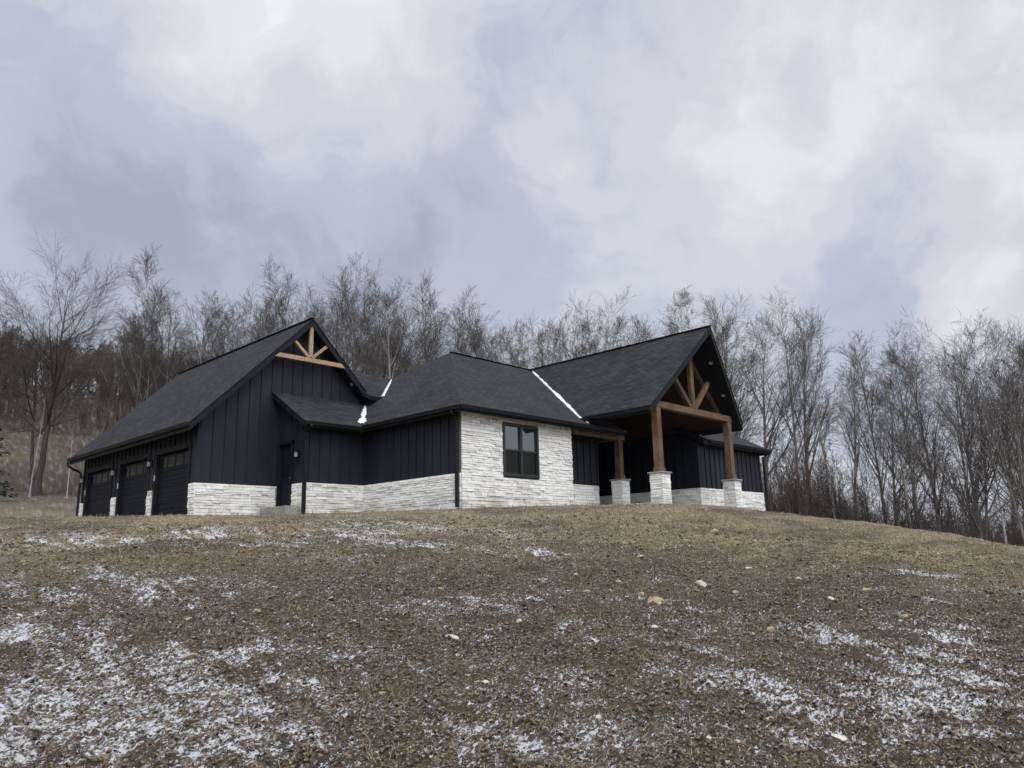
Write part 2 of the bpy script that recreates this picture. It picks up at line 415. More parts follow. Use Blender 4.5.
Fq=np.stack([a_,np.roll(a_,-1,1),np.roll(b_,-1,1),b_],-1).reshape(-1,4)[:,::-1]
d_=np.hypot(GX-CAMX,GY-CAMY)
straw=np.clip(sstep(10,18,d_)*(.45+.5*fbm(GX*.45,GY*.45,3,51))+sstep(-5.5,-1,.555*GX+.832*GY)*.25+.12,0,1)*sstep(60,35,d_)
field=sstep(76,80,d_)
m,t,b=mat('frosty_soil',.95,.12)
o=objc(t)
aS=t.nodes.new('ShaderNodeAttribute'); aS.attribute_name='snow'
aC=t.nodes.new('ShaderNodeAttribute'); aC.attribute_name='clod'
aT=t.nodes.new('ShaderNodeAttribute'); aT.attribute_name='straw'
aF=t.nodes.new('ShaderNodeAttribute'); aF.attribute_name='field'
f1=noise(t,o,24,7,.8); f2=noise(t,o,1.6,5,.65); f3=noise(t,o,90,3,.8)
soil=ramp(t,f1,[(.40,(.008,.005,.005)),(.48,(.052,.036,.028)),(.555,(.15,.112,.080)),(.65,(.42,.35,.25))])
soil=mixc(t,ramp(t,f2,[(.4,0),(.65,.55)]),soil,(.085,.062,.034))
st_=ramp(t,noise(t,mapv(t,o,(1,1,1)),30,5,.8),[(.38,(.050,.036,.021)),(.49,(.19,.142,.080)),(.61,(.47,.38,.235))])
soil=mixc(t,mth(t,'MULTIPLY',mth(t,'MULTIPLY',aT.outputs['Fac'],1.35),mth(t,'MULTIPLY',ramp(t,noise(t,o,5,5,.7),[(.36,.3),(.56,1.0)]),ramp(t,noise(t,mapv(t,o,(.35,.8,1)),1.0,4,.6),[(.38,.2),(.56,1.15)])),clamp=True),soil,st_)
fld=ramp(t,noise(t,mapv(t,o,(.05,.05,.4)),1.0,6,.7),[(.35,(.045,.030,.020)),(.5,(.060,.048,.026)),(.65,(.095,.086,.042))])
fld=mixc(t,ramp(t,noise(t,o,.25,5,.7),[(.45,0),(.7,.7)]),fld,(.060,.036,.025))
soil=mixc(t,aF.outputs['Fac'],soil,fld)
aL=t.nodes.new('ShaderNodeAttribute'); aL.attribute_name='litter'
soil=mixc(t,aL.outputs['Fac'],soil,ramp(t,noise(t,o,.6,5,.7),[(.3,(.030,.021,.016)),(.7,(.075,.052,.038))]))
# snow lies in the hollows, broken up by fine grain
sm=mth(t,'ADD',mth(t,'MULTIPLY',aS.outputs['Fac'],.32),mth(t,'MULTIPLY',aC.outputs['Fac'],-.75))
sm=mth(t,'ADD',sm,mth(t,'MULTIPLY',mth(t,'SUBTRACT',f1,.5),-2.2))
sm=mth(t,'ADD',sm,mth(t,'MULTIPLY',mth(t,'SUBTRACT',noise(t,mapv(t,o,(.7,1.5,1)),30,5,.8),.5),2.6))
sf=ramp(t,sm,[(.34,0),(.42,1)])
t.links.new(mixc(t,sf,soil,(.76,.765,.78)),b.inputs['Base Color'])
bump(t,b,mth(t,'ADD',f1,mth(t,'MULTIPLY',f3,.6)),.9,.05)
M['soil']=m
g=np_mesh('ground',V,Fq,m,smooth=False,attrs={'snow':snow_amt(GX,GY).ravel(),'clod':cl_.ravel(),'straw':straw.ravel(),'field':field.ravel(),'litter':sstep(148,156,d_+8*(fbm(GX*.06,GY*.06,3,91)-.5)).ravel()})
tag(g,'brown seeded soil slope dusted with snow, rising to the house','ground',kind='structure')

def surf_z(x,y):
    return ground_z(x,y)+relief(x,y)[0]
rng=np.random.default_rng(4)
# clods of soil
def polar_pts(n,r0,r1,a0=-2,a1=94):
    r=r0*np.exp(rng.random(n)*math.log(r1/r0)); a=np.radians(a0+rng.random(n)*(a1-a0)); return CAMX+r*np.sin(a),CAMY+r*np.cos(a),r
ph=(1+5**.5)/2
ico=np.array([(-1,ph,0),(1,ph,0),(-1,-ph,0),(1,-ph,0),(0,-1,ph),(0,1,ph),(0,-1,-ph),(0,1,-ph),(ph,0,-1),(ph,0,1),(-ph,0,-1),(-ph,0,1)])/1.9
icf=np.array([(0,11,5),(0,5,1),(0,1,7),(0,7,10),(0,10,11),(1,5,9),(5,11,4),(11,10,2),(10,7,6),(7,1,8),(3,9,4),(3,4,2),(3,2,6),(3,6,8),(3,8,9),(4,9,5),(2,4,11),(6,2,10),(8,6,7),(9,8,1)])
n=70000; x,y,r=polar_pts(n,4.2,20); s=(.005+.013*rng.random(n)**3.5)*(.7+r/14)
P=ico[None]*(.35+1.1*rng.random((n,12,1)))*s[:,None,None]*np.array([1.2,1.2,.75]); z=surf_z(x,y)
P=P+np.stack([x,y,z+s*.2],-1)[:,None]
Fc=(icf[None]+12*np.arange(n)[:,None,None]).reshape(-1,3)
M['clod']=simple('soil_clods',(.016,.011,.009),(.25,.195,.135),38,.95,.1,(1,1,1),0,.38,.62,2)
o=np_mesh('soil_clods',P.reshape(-1,3),Fc,M['clod']); tag(o,'crumbly brown clods of soil scattered over the slope','soil clods',kind='stuff')
# dead grass and straw
n=130000; x,y,r=polar_pts(n,4.2,34)
keep=(rng.random(n)<(.22+.78*sstep(9,19,r)*fbm(x*.6,y*.6,3,61)*1.4))&~((x>-5.3)&(y>6.8)&(x<-2))&~((x>-.05)&(x<5.4)&(y>-.05))&~((x>-2.5)&(x<0)&(y>5))&~((x>5.3)&(x<18.1)&(y>-2.4))
x,y,r=x[keep],y[keep],r[keep]; n=len(x); z=surf_z(x,y)
ln=(.035+.06*rng.random(n))*(.8+r/30); an=rng.random(n)*6.283; w=.0025*(.8+r/12)
tilt=np.where(rng.random(n)<.12,.4+rng.random(n)*.6,1.15+rng.random(n)*.4)
dx=np.cos(an)*np.sin(tilt)*ln; dy=np.sin(an)*np.sin(tilt)*ln; dz=np.cos(tilt)*ln
px,py=-np.sin(an)*w,np.cos(an)*w
A=np.stack([x-px,y-py,z-.005],-1); Bq=np.stack([x+px,y+py,z-.005],-1)
Cc=np.stack([x+dx*.55+px*.7,y+dy*.55+py*.7,z+dz*.75],-1); Dd=np.stack([x+dx*.55-px*.7,y+dy*.55-py*.7,z+dz*.75],-1); Ee=np.stack([x+dx,y+dy,z+dz],-1)
P=np.stack([A,Bq,Cc,Dd,Ee],1).reshape(-1,3); k=5*np.arange(n)[:,None]
Ft=np.concatenate([k+np.array([[0,1,2]]),k+np.array([[0,2,3]]),k+np.array([[3,2,4]])])
M['straw']=simple('dead_grass',(.10,.076,.044),(.36,.285,.165),9,.8,.15)
o=np_mesh('dry_grass',P,Ft,M['straw']); tag(o,'short dead straw coloured grass on the slope and at the crest','grass',kind='stuff')
# field stones
STONES=[
(-6.77, -12.01, 0.124, 'c', 'bright pale flat stone on the bare slope below the right porch pier'),
(-7.34, -11.11, 0.097, 't', 'tan stone below the small porch post, at the head of a loose stone cluster'),
(-8.29, -12.33, 0.155, 't', 'biggest tan slab of stone lying in the soil below the front porch pier'),
(-7.97, -11.89, 0.101, 't', 'rounded tan stone just above the biggest slab below the porch'),
(-8.56, -13.81, 0.117, 't', "long tan stone sunk in dark soil downhill of the porch's right side"),
(-9.39, -11.69, 0.068, 't', 'small tan stone below the right end of the white stone wall'),
(-10.82, -15.29, 0.072, 'c', 'pale cream stone near the bottom edge at the lower right'),
(-10.84, -14.86, 0.052, 't', 'thin cream stone chip lying low on the slope left of the pale cream stone'),
(-5.0, -12.55, 0.078, 'c', 'little white stone upright on the grassy slope right of the porch'),
(-4.12, -11.34, 0.086, 'c', 'tiny cream stone high on the slope just below the right wing'),
(-5.15, -13.51, 0.119, 't', 'tan stone half buried beside a snow patch on the right slope'),
(-8.11, -11.19, 0.104, 't', 'tan stone left of the loose stone cluster below the porch'),
(-11.73, -14.13, 0.041, 'c', 'small bright stone near the bottom edge below the porch'),
(-0.19, -8.53, 0.212, 't', 'flat tan stone close under the crest below the right wing'),
(4.87, -9.0, 0.205, 't', 'tan stone on the crest right of the house end'),
(-6.85, -12.53, 0.067, 't', 'small tan stone right of the bright pale flat stone'),
(-9.23, -12.92, 0.052, 'c', 'small cream stone directly below the biggest tan slab'),
(-6.77, -13.7, 0.064, 'c', 'small cream stone on the right slope above the snow streaks'),
(-11.99, -8.1, 0.132, 'o', 'olive tan stone at the lower edge of the left snow patch'),
(-12.34, -9.39, 0.08, 't', 'tan stone on bare soil below the left snow patch'),
(-12.9, -10.75, 0.095, 't', 'tan stone lying in the wide snow streaks at lower left'),
(-11.59, -9.37, 0.083, 't', 'pale tan stone in the middle of the slope below the side door'),
(-10.49, -10.82, 0.078, 'c', 'cream stone left of the lone snow patch below the stone wall'),
(-10.94, -11.84, 0.087, 'c', 'upper cream stone of the pair below the house corner downspout'),
(-11.21, -12.22, 0.064, 't', 'lower yellowish stone of the pair below the house corner downspout'),
(-11.63, -12.98, 0.064, 'c', 'cream stone furthest down the slope under the stone wall window'),
(-13.29, -12.52, 0.051, 't', 'tan stone near the bottom edge between two snow streaks'),
(-13.47, -7.92, 0.064, 'c', 'small cream stone at the far left edge of the slope'),
(-9.37, -9.87, 0.065, 't', 'small tan stone high on the slope below the house corner'),
(-12.42, -12.75, 0.045, 't', 'small tan stone beside a little snow patch in the lower middle'),
(-12.25, -11.4, 0.046, 't', 'small tan stone right of the wide snow streaks'),
(-7.88, -11.41, 0.065, 't', 'little tan stone between its two neighbours below the small porch post'),
(-14.09, -12.37, 0.063, 'o', 'dull brown stone at the bottom edge on the left'),
(-12.24, -14.28, 0.05, 'o', 'dull brown stone at the bottom edge in the middle'),
(-8.59, -15.21, 0.05, 't', 'small tan stone lying between the right snow streaks'),
(-10.3, -15.42, 0.054, 'o', 'dull tan stone right of the lower right snow streaks'),
(-2.51, -9.33, 0.082, 't', 'small tan stone high on the slope under the right porch pier'),
(-5.21, -10.01, 0.085, 't', 'small tan stone under the front porch pier near the crest'),
(-7.3, -10.35, 0.058, 'c', 'tiny cream stone below the gap between stone wall and porch'),
(-7.03, -14.55, 0.061, 't', 'small tan stone on the right slope above the snow streaks'),
(-10.11, -11.92, 0.052, 'c', 'small cream stone below the lone snow patch'),
(-10.16, -13.68, 0.045, 't', 'small tan stone on dark soil left of the right snow streaks'),
(-10.74, -9.5, 0.049, 't', 'tiny tan stone below the entry wall halfway up the slope'),
(-12.69, -7.56, 0.068, 'o', 'dull stone left of the olive tan stone on the left slope'),
(-11.58, -14.84, 0.039, 'c', 'small cream stone at the bottom edge right of the middle'),
(-10.78, -15.96, 0.055, 't', 'tan stone at the bottom edge near the right corner')]
M['rock_t']=simple('tan_rock',(.22,.165,.10),(.40,.32,.21),18,.9,.2,(1,1,1),.5)
M['rock_c']=simple('cream_rock',(.40,.36,.28),(.60,.55,.45),18,.9,.2,(1,1,1),.5)
M['rock_o']=simple('dull_rock',(.13,.10,.06),(.24,.19,.12),18,.9,.2,(1,1,1),.5)
import bmesh
for i,(x,y,w,c,lab) in enumerate(STONES):
    bm=bmesh.new(); bmesh.ops.create_icosphere(bm,subdivisions=3,radius=1)
    rs=random.Random(100+i); pl=[(Vector((rs.gauss(0,1),rs.gauss(0,1),rs.gauss(0,1))).normalized(),rs.uniform(.45,.85)) for _ in range(11)]
    sx_,sy_,sz_=rs.uniform(.8,1.15),rs.uniform(.6,.95),rs.uniform(.42,.7)
    for v in bm.verts:
        p=v.co.copy()
        for nn,dd in pl:
            e=p.dot(nn)-dd
            if e>0: p-=nn*e*.95
        p*=1+.03*rs.random(); v.co=Vector((p.x*sx_,p.y*sy_,p.z*sz_))*w*.78
    me=D.meshes.new('field_stone'); bm.to_mesh(me); bm.free(); me.materials.append(M['rock_'+c])
    o=D.objects.new('field_stone',me); col.objects.link(o); o.location=(x,y,float(surf_z(np.array([x]),np.array([y]))[0])+w*.06); o.rotation_euler=(rs.uniform(-.2,.2),rs.uniform(-.2,.2),rs.uniform(0,6))
    tag(o,lab,'stone','stones strewn over the bare slope')

# ------------------------------------------------------------ the house
house=empty('modern_house',(0,0,0)); tag(house,'low black board and batten house with white ledge stone base, triple garage and timber porch','house')
def roof_slab(name,poly,th=.20,parent=house):
    P=[Vector(p) for p in poly]; nrm_=Vector((0,0,0))
    for i in range(len(P)): nrm_+=P[i].cross(P[(i+1)%len(P)])
    nrm_.normalize()
    if nrm_.z<0: P=P[::-1]; nrm_=-nrm_
    h=Vector((0,0,1)).cross(nrm_).normalized(); s=nrm_.cross(h).normalized()
    mb=MB(); mb.face(P,[(p.dot(h),p.dot(s)) for p in P])
    Q=[p-Vector((0,0,.03)) for p in P]
    for i in range(len(P)):
        j=(i+1)%len(P); mb.face([P[i],Q[i],Q[j],P[j]])
    ob=mb.build(name,M['shingle'],parent,fixn=False)
    mb=MB(); 
    def inset(p,k): c=sum(P,Vector())/len(P); e=(c-p); e.z=0; l=e.length; q=p+e/l*k; return Vector((q.x,q.y,p.z-(nrm_.x*(q.x-p.x)+nrm_.y*(q.y-p.y))/nrm_.z))
    A=[inset(p,.025)-Vector((0,0,.032)) for p in P]; mb.prism(A,(0,0,-th)); mb.build('fascia',M['trim'],ob)
    return ob
def siding(poly,off,inner,horiz,step=.405,name='siding_wall',bat=True,zlo=None):
    """poly: planar vertical outline (u,z) ; horiz: 'x' or 'y' ; off: plane coordinate; inner: +-1 thickness direction"""
    ua,ub=min(u for u,z in poly),max(u for u,z in poly); e_=.125 if horiz=='y' else .002
    poly=[(u+(e_ if abs(u-ua)<1e-6 else (-.002 if abs(u-ub)<1e-6 else 0)),z) for u,z in poly]
    def P(u,z,d=0): return (u,off+d,z) if horiz=='x' else (off+d,u,z)
    mb=MB(); pts=[P(u,z) for u,z in poly]; mb.prism(pts,(0,inner*.12,0) if horiz=='x' else (inner*.12,0,0))
    us=[u for u,z in poly]; u0,u1=min(us),max(us)
    def span(u):
        zs=[]
        for i in range(len(poly)):
            (a,za),(b_,zb)=poly[i],poly[(i+1)%len(poly)]
            if a!=b_ and min(a,b_)-1e-9<=u<=max(a,b_)+1e-9: zs.append(za+(zb-za)*(u-a)/(b_-a))
        zs=sorted(zs); return [(zs[k],zs[k+1]) for k in range(0,len(zs)-1,2)]
    k=int((u1-u0)/step); pad=((u1-u0)-k*step)/2
    if bat:
        for j in range(k+1):
            u=u0+pad+j*step+.0007
            u=min(max(u,u0+.035),u1-.035)
            for za,zb in span(u):
                if zb-za<.05: continue
                a=P(u-.030,za,-inner*.034); b2=P(u+.030,zb-.012,inner*.01); mb.box(a,b2)
    return mb.build(name,M['siding'],house,fixn=True)
def stone_panel(segs,off,inner,horiz,name='ledge_stone',holes=(),depth=.10,parent=None,seed=1):
    """segs: list of (u0,u1,z0,z1)"""
    rs=random.Random(seed); mb=MB(); bk=MB()
    def P(u,z,d): return (u,off+d,z) if horiz=='x' else (off+d,u,z)
    for (u0,u1,z0,z1) in segs:
        bk.box(P(u0+.02,z0,-inner*.015),P(u1-.02,z1-.02,inner*.08))
        z=z0
        while z<z1-.02:
            h=rs.choice([.055,.07,.08,.10,.12]); 
            if z+h>z1-.04: h=z1-z
            u=u0
            while u<u1-.02:
                w=rs.uniform(.12,.5)*(.6+h*4)
                if u+w>u1-.10: w=u1-u
                spl=[(u,u+w)]
                for (ha,hb,hz0,hz1) in holes:
                    if z+h>hz0+.01 and z<hz1-.01:
                        ns=[]
                        for a,b2 in spl:
                            if b2<=ha or a>=hb: ns.append((a,b2))
                            else:
                                if a<ha: ns.append((a,ha))
                                if b2>hb: ns.append((hb,b2))
                        spl=ns
                for a,b2 in spl:
                    if b2-a<.03: continue
                    d=depth*.35+rs.random()*depth*.55; g=.005
                    jit=[rs.uniform(-.008,.008) for _ in range(4)]
                    f=lambda uu,zz,dd: P(uu,zz,-inner*dd)
                    c=[f(a+g,z+g,0),f(b2-g,z+g,0),f(b2-g,z+g,d+jit[1]),f(a+g,z+g,d+jit[0]),f(a+g,z+h-g,0),f(b2-g,z+h-g,0),f(b2-g,z+h-g,d+jit[2]),f(a+g,z+h-g,d+jit[3])]
                    mb.hexa(c,rs.random())
                u+=w
            z+=h
    o=mb.build(name,M['stone'],parent or house)
    if not holes: bk.build('mortar_bed',M['mortar'],o)
    return o
WS=.967
# roofs
roof_slab('garage_roof',[(-5.7,6.4,2.85),(-1.43,6.4,7.12),(-1.43,18,7.12),(-5.7,18,2.85)],.26)
roof_slab('garage_roof',[(-1.43,6.4,7.12),(1.42,6.4,4.27),(1.42,6.95,4.27),(2.85,7.2,2.84),(2.85,18,2.84),(-1.43,18,7.12)],.26)
roof_slab('hip_roof',[(-.4,-.45,3.0),(8.1,-.45,3.0),(8.1,3.39,5.381),(9.4,5.44,6.652),(4.4,5.44,6.652)])
roof_slab('hip_roof',[(-.4,-.45,3.0),(4.4,5.44,6.648),(3.3,7.8,5.812),(-.4,11,3.0)])
roof_slab('hip_roof',[(4.4,5.44,6.65),(9.4,5.44,6.65),(9.4,12,3.0),(4.0,12,3.0),(3.3,7.8,5.4)],.1)
roof_slab('connecting_roof',[(1.0,6.2,4.5),(1.72,6.2,4.5),(3.4,7.8,5.78),(-.2,7.8,5.78)],.12)
roof_slab('entry_roof',[(-2.7,4.62,2.95),(-.32,4.62,2.95),(1.42,6.89,4.29),(-2.7,6.89,4.29)],.18)
roof_slab('porch_roof',[(6.1,-3,3.38),(9.4,-3.7,6.7),(9.4,5.6,6.7),(6.1,.3,3.38)],.24)
roof_slab('porch_roof',[(9.4,-3.7,6.7),(12.7,-3,3.38),(12.7,.0,3.38),(9.4,5.4,6.7)],.24)
roof_slab('wing_roof',[(12.3,-1.4,2.95),(18.35,-1.4,2.95),(14.96,3.68,6.0),(10.5,3.68,6.0),(12.0,1.0,4.39)])
roof_slab('wing_roof',[(18.35,-1.4,2.95),(18.35,9,2.95),(14.96,3.68,6.0)])
roof_slab('wing_roof',[(14.96,3.68,6.0),(18.35,9,2.8),(9.4,12,2.8),(9.4,5.44,6.0)],.1)
# ridge caps
for p,q in (((-1.43,6.38,7.14),(-1.43,18.02,7.14)),((4.4,5.44,6.67),(9.4,5.44,6.67)),((9.4,-3.72,6.72),(9.4,5.5,6.72))):
    mb=MB(); mb.beam(p,q,.16,.008); mb.build('ridge_cap',M['shingle'],house)
# siding walls
siding([(-5.2,WS),(-5.2,3.08),(-1.43,6.85),(2.3,3.12),(2.3,WS)],6.9,1,'x')
gz=2.19
gd=[(7.46,10.05),(10.88,13.48),(14.42,17.10)]   # three garage doors along the left wall
siding([(6.9,WS),(6.9,3.08),(17.6,3.08),(17.6,WS),(17.35,WS),(17.35,gz+.02),(14.2,gz+.02),(14.2,WS),(13.7,WS),(13.7,gz+.02),(10.7,gz+.02),(10.7,WS),(10.25,WS),(10.25,gz+.02),(7.3,gz+.02),(7.3,WS)],-5.2,1,'y',.405)
siding([(0,WS),(0,2.9),(5.09,2.9),(5.09,WS)],0,1,'y')
siding([(-2.36,WS),(-2.36,2.9),(0,2.9),(0,WS)],5.09,1,'x')
siding([(5.09,WS),(5.09,3.0),(6.9,4.05),(6.9,WS),(6.72,WS),(6.72,2.41),(5.82,2.41),(5.82,WS)],-2.36,1,'y')
siding([(5.36,WS),(5.36,3.3),(7.85,3.3),(7.85,WS)],.75,1,'x')
siding([(7.85,-.1),(7.85,3.3),(12.4,6.2),(12.4,-.1)],4.6,1,'x',bat=False)
siding([(.75,-.1),(.75,3.3),(4.6,3.3),(4.6,-.1)],7.85,-1,'y',bat=False)
siding([(-1.0,WS),(-1.0,3.6),(4.6,3.6),(4.6,WS)],12.4,1,'y')
siding([(12.4,WS),(12.4,2.9),(18.0,2.9),(18.0,WS)],-1.0,1,'x')
mb=MB(); mb.box((17.88,-1,0),(18.0,8.6,2.9)); mb.box((-5.2,17.48,-.2),(2.3,17.6,3.1)); mb.box((0,11.5,0),(18,11.6,2.9)); mb.build('siding_wall',M['siding'],house)
mb=MB(); mb.prism([(-5.2,17.5,3.1),(2.3,17.5,3.1),(-1.43,17.5,6.8)],(0,.1,0)); mb.build('siding_wall',M['siding'],house)
# corner boards
for x,y,z0,z1 in ((-5.2,6.9,WS,2.72),(-2.36,5.09,WS,2.7),(12.4,-1.0,WS,2.9)):
    mb=MB(); mb.box((x-.03,y-.031,z0),(x+.11,y+.14,z1)); mb.build('corner_board',M['siding'],house)
# stone
stone_panel([(0,5.34,-.3,2.88)],0,1,'x','stone_wall',holes=[(1.80,3.53,.95,2.73)],depth=.07,seed=3)
stone_panel([(.0,5.09,-.3,WS)],0,1,'y',depth=.07,seed=4)
stone_panel([(-2.36,0,-.3,WS)],5.09,1,'x',depth=.07,seed=5)
stone_panel([(5.09,5.8,-.3,WS)],-2.36,1,'y',depth=.07,seed=6); stone_panel([(6.74,6.88,-.3,WS)],-2.36,1,'y',depth=.07,seed=16)
stone_panel([(-5.2,-2.42,-.4,WS)],6.9,1,'x',depth=.09,seed=7)
for q_,sg in enumerate([(6.86,7.28),(10.27,10.68),(13.72,14.18),(17.37,17.72)]): stone_panel([sg+(-.4,WS)],-5.2,1,'y',depth=.07,seed=8+q_*20)
stone_panel([(5.40,7.82,-.2,WS)],.75,1,'x',depth=.06,seed=9)
stone_panel([(-1.0,4.6,-.2,WS)],12.4,1,'y',depth=.07,seed=10)
stone_panel([(12.36,18.0,-.4,WS)],-1.0,1,'x',depth=.07,seed=11)
stone_panel([(7.9,12.3,-.2,WS-.1)],4.58,1,'x',depth=.06,seed=12)
# inner backing of the window wall
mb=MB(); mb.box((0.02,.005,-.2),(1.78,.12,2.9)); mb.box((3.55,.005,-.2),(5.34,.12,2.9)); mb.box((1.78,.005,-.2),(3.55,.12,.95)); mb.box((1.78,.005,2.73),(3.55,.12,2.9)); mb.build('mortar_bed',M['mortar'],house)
mb=MB(); mb.box((5.22,.13,-.1),(5.34,.74,2.9)); mb.build('siding_wall',M['siding'],house)
# window
wf=MB(); X0,X1,Z0,Z1=1.84,3.49,.994,2.684
wf.box((X0-.03,-.085,Z0-.03),(X0+.05,.06,Z1+.03)); wf.box((X1-.05,-.085,Z0-.03),(X1+.03,.06,Z1+.03))
wf.box((X0+.05,-.085,Z0-.03),(X1-.05,.06,Z0+.05)); wf.box((X0+.05,-.085,Z1-.05),(X1-.05,.06,Z1+.03))
xm=(X0+X1)/2; zm=1.83
wf.box((xm-.05,-.075,Z0+.05),(xm+.05,.06,Z1-.05))
win=wf.build('window',M['frame'],house)
for a,b2 in ((X0+.05,xm-.05),(xm+.05,X1-.05)):
    s=MB(); s.box((a,-.06,zm-.03),(b2,.04,zm+.03)); s.box((a,-.04,Z0+.05),(a+.03,.04,zm-.03)); s.box((b2-.03,-.04,Z0+.05),(b2,.04,zm-.03)); s.box((a+.03,-.04,Z0+.05),(b2-.03,.04,Z0+.08)); s.build('sash',M['frame'],win)
    p=MB(); p.box((a,-.012,zm+.03),(b2,.0,Z1-.05)); p.build('pane',M['glass'],win)
    p=MB(); p.box((a+.03,-.008,Z0+.08),(b2-.03,.004,zm-.03)); o=p.build('pane',M['screen'],win); o['label']='dark lower pane behind an insect screen'
# garage doors
for i,(ya,yb) in enumerate(gd):
    o=MB(); nsec=4; zb,zt=-.3,gz-.06
    hs=(zt-0+.1)/nsec
    for k in range(nsec):
        z0_=-.1+k*hs; z1_=z0_+hs-.012
        o.box((-5.10,ya,z0_),(-5.06,yb,z1_))
        if k<nsec-1:
            for q in (0.25,.5,.75):      # shallow plank lines of each section
                o.box((-5.112,ya,z0_+hs*q-.055),(-5.1,yb,z0_+hs*q+.045))
        else:
            o.box((-5.112,ya,z0_+.0),(-5.1,yb,z0_+.12)); o.box((-5.112,ya,z1_-.08),(-5.1,yb,z1_))
            for q in range(5):
                yy=ya+(yb-ya)*q/4; o.box((-5.112,max(yy-.06,ya),z0_+.12),(-5.1,min(yy+.06,yb),z1_-.08))
    o.box((-5.06,ya,-.3),(-5.03,yb,zt))
    dr=o.build('garage_door',M['door'],house)
    dr['label']=['garage door nearest the front gable, with bright reflections in its panes','middle garage door','farthest garage door at the back end of the wall'][i]
    k=3; z0_=-.1+k*hs; z1_=z0_+hs-.012
    for q in range(4):
        a=ya+(yb-ya)*q/4+.06; b2=ya+(yb-ya)*(q+1)/4-.06
        p=MB(); p.box((-5.107,a,z0_+.12),(-5.101,b2,z1_-.08)); p.build('pane',M['doorglass'],dr)
    h=MB(); h.box((-5.15,(ya+yb)/2-.1,.3),(-5.112,(ya+yb)/2+.1,.33)); h.build('handle',M['trim'],dr)
    t_=MB(); 
    for (a,b2,c_,d2) in ((ya-.14,ya,-.3,gz),(yb,yb+.14,-.3,gz)): t_.box((-5.235,a,c_),(-5.0,b2,d2))
    t_.box((-5.245,ya-.16,gz-.02),(-5.0,yb+.16,gz+.15)); t_.build('door_trim',M['trim'],dr)
    s=MB(); s.box((-5.25,yb+.02,1.28),(-5.236,yb+.11,1.48)); s.build('white_tag',M['sticker'],dr)
def sconce(x,y,z,face):
    dx,dy=(-1,0) if face=='x' else (0,-1)
    a=MB(); w=.055
    def bx(mb,d0,d1,s0,s1,z0,z1):
        if face=='x': mb.box((x-d0,y+s0,z0),(x-d1,y+s1,z1))
        else: mb.box((x+s0,y-d0,z0),(x+s1,y-d1,z1))
    bx(a,0.02,.045,-w,w,z-.12,z+.12); bx(a,.045,.14,-.015,.015,z+.10,z+.125); bx(a,.085,.19,-w,w,z+.06,z+.10); bx(a,.085,.19,-w,w,z-.14,z-.11)
    o=a.build('wall_lamp',M['trim'],house)
    g_=MB(); bx(g_,.10,.175,-w*.75,w*.75,z-.11,z+.06); g_.build('lamp_shade',M['lamp_glass'],o)
sconce(-5.2,10.47,1.92,'x'); sconce(-5.2,13.95,1.92,'x'); sconce(-5.2,17.48,1.92,'x')
sconce(-2.36,5.45,1.95,'x')
# side door in its recess, with stoop
o=MB(); o.box((-2.33,5.86,.28),(-2.27,6.68,2.36)); o.box((-2.34,5.98,.5),(-2.33,6.56,1.15)); o.box((-2.34,5.98,1.3),(-2.33,6.56,2.2)); sd=o.build('side_door',M['door'],house)
t_=MB(); t_.box((-2.44,5.80,.2),(-2.26,5.86,2.44)); t_.box((-2.44,6.68,.2),(-2.26,6.74,2.44)); t_.box((-2.445,5.80,2.36),(-2.26,6.74,2.46)); t_.build('door_frame',M['trim'],sd)
k=MB(); k.tube([(-2.40,5.95,1.18),(-2.34,5.95,1.18)],.025); k.build('handle',M['cap'],sd)
s=MB(); s.box((-2.98,5.15,-.3),(-2.47,6.80,.20)); s.build('door_step',M['concrete'],house,bevel=.015)
# garage gable truss
Yt=6.49
t_=MB(); zc=5.55
t_.prism([(-2.88,Yt-.07,zc-.09),(.02,Yt-.07,zc-.09),(-.16,Yt-.07,zc+.07),(-2.70,Yt-.07,zc+.07)],(0,.14,0)); t_.build('gable_truss',M['timber_light'],house,bevel=.008)
gt=house.children[-1] if house.children else house
gt=[o for o in col.objects if o.name.startswith('gable_truss')][-1]
for p,q,w_ in (((-1.43,Yt+.01,zc+.10),(-1.43,Yt+.01,6.86),.14),((-1.5,Yt+.02,zc+.10),(-2.10,Yt+.02,6.19),.10),((-1.36,Yt+.02,zc+.10),(-.76,Yt+.02,6.19),.10)):
    b_m=MB(); b_m.beam(p,q,.10,w_,(0,0,1) if abs(p[0]-q[0])>.01 else (1,0,0)); b_m.build('strut',M['timber_light'],gt,bevel=.006)
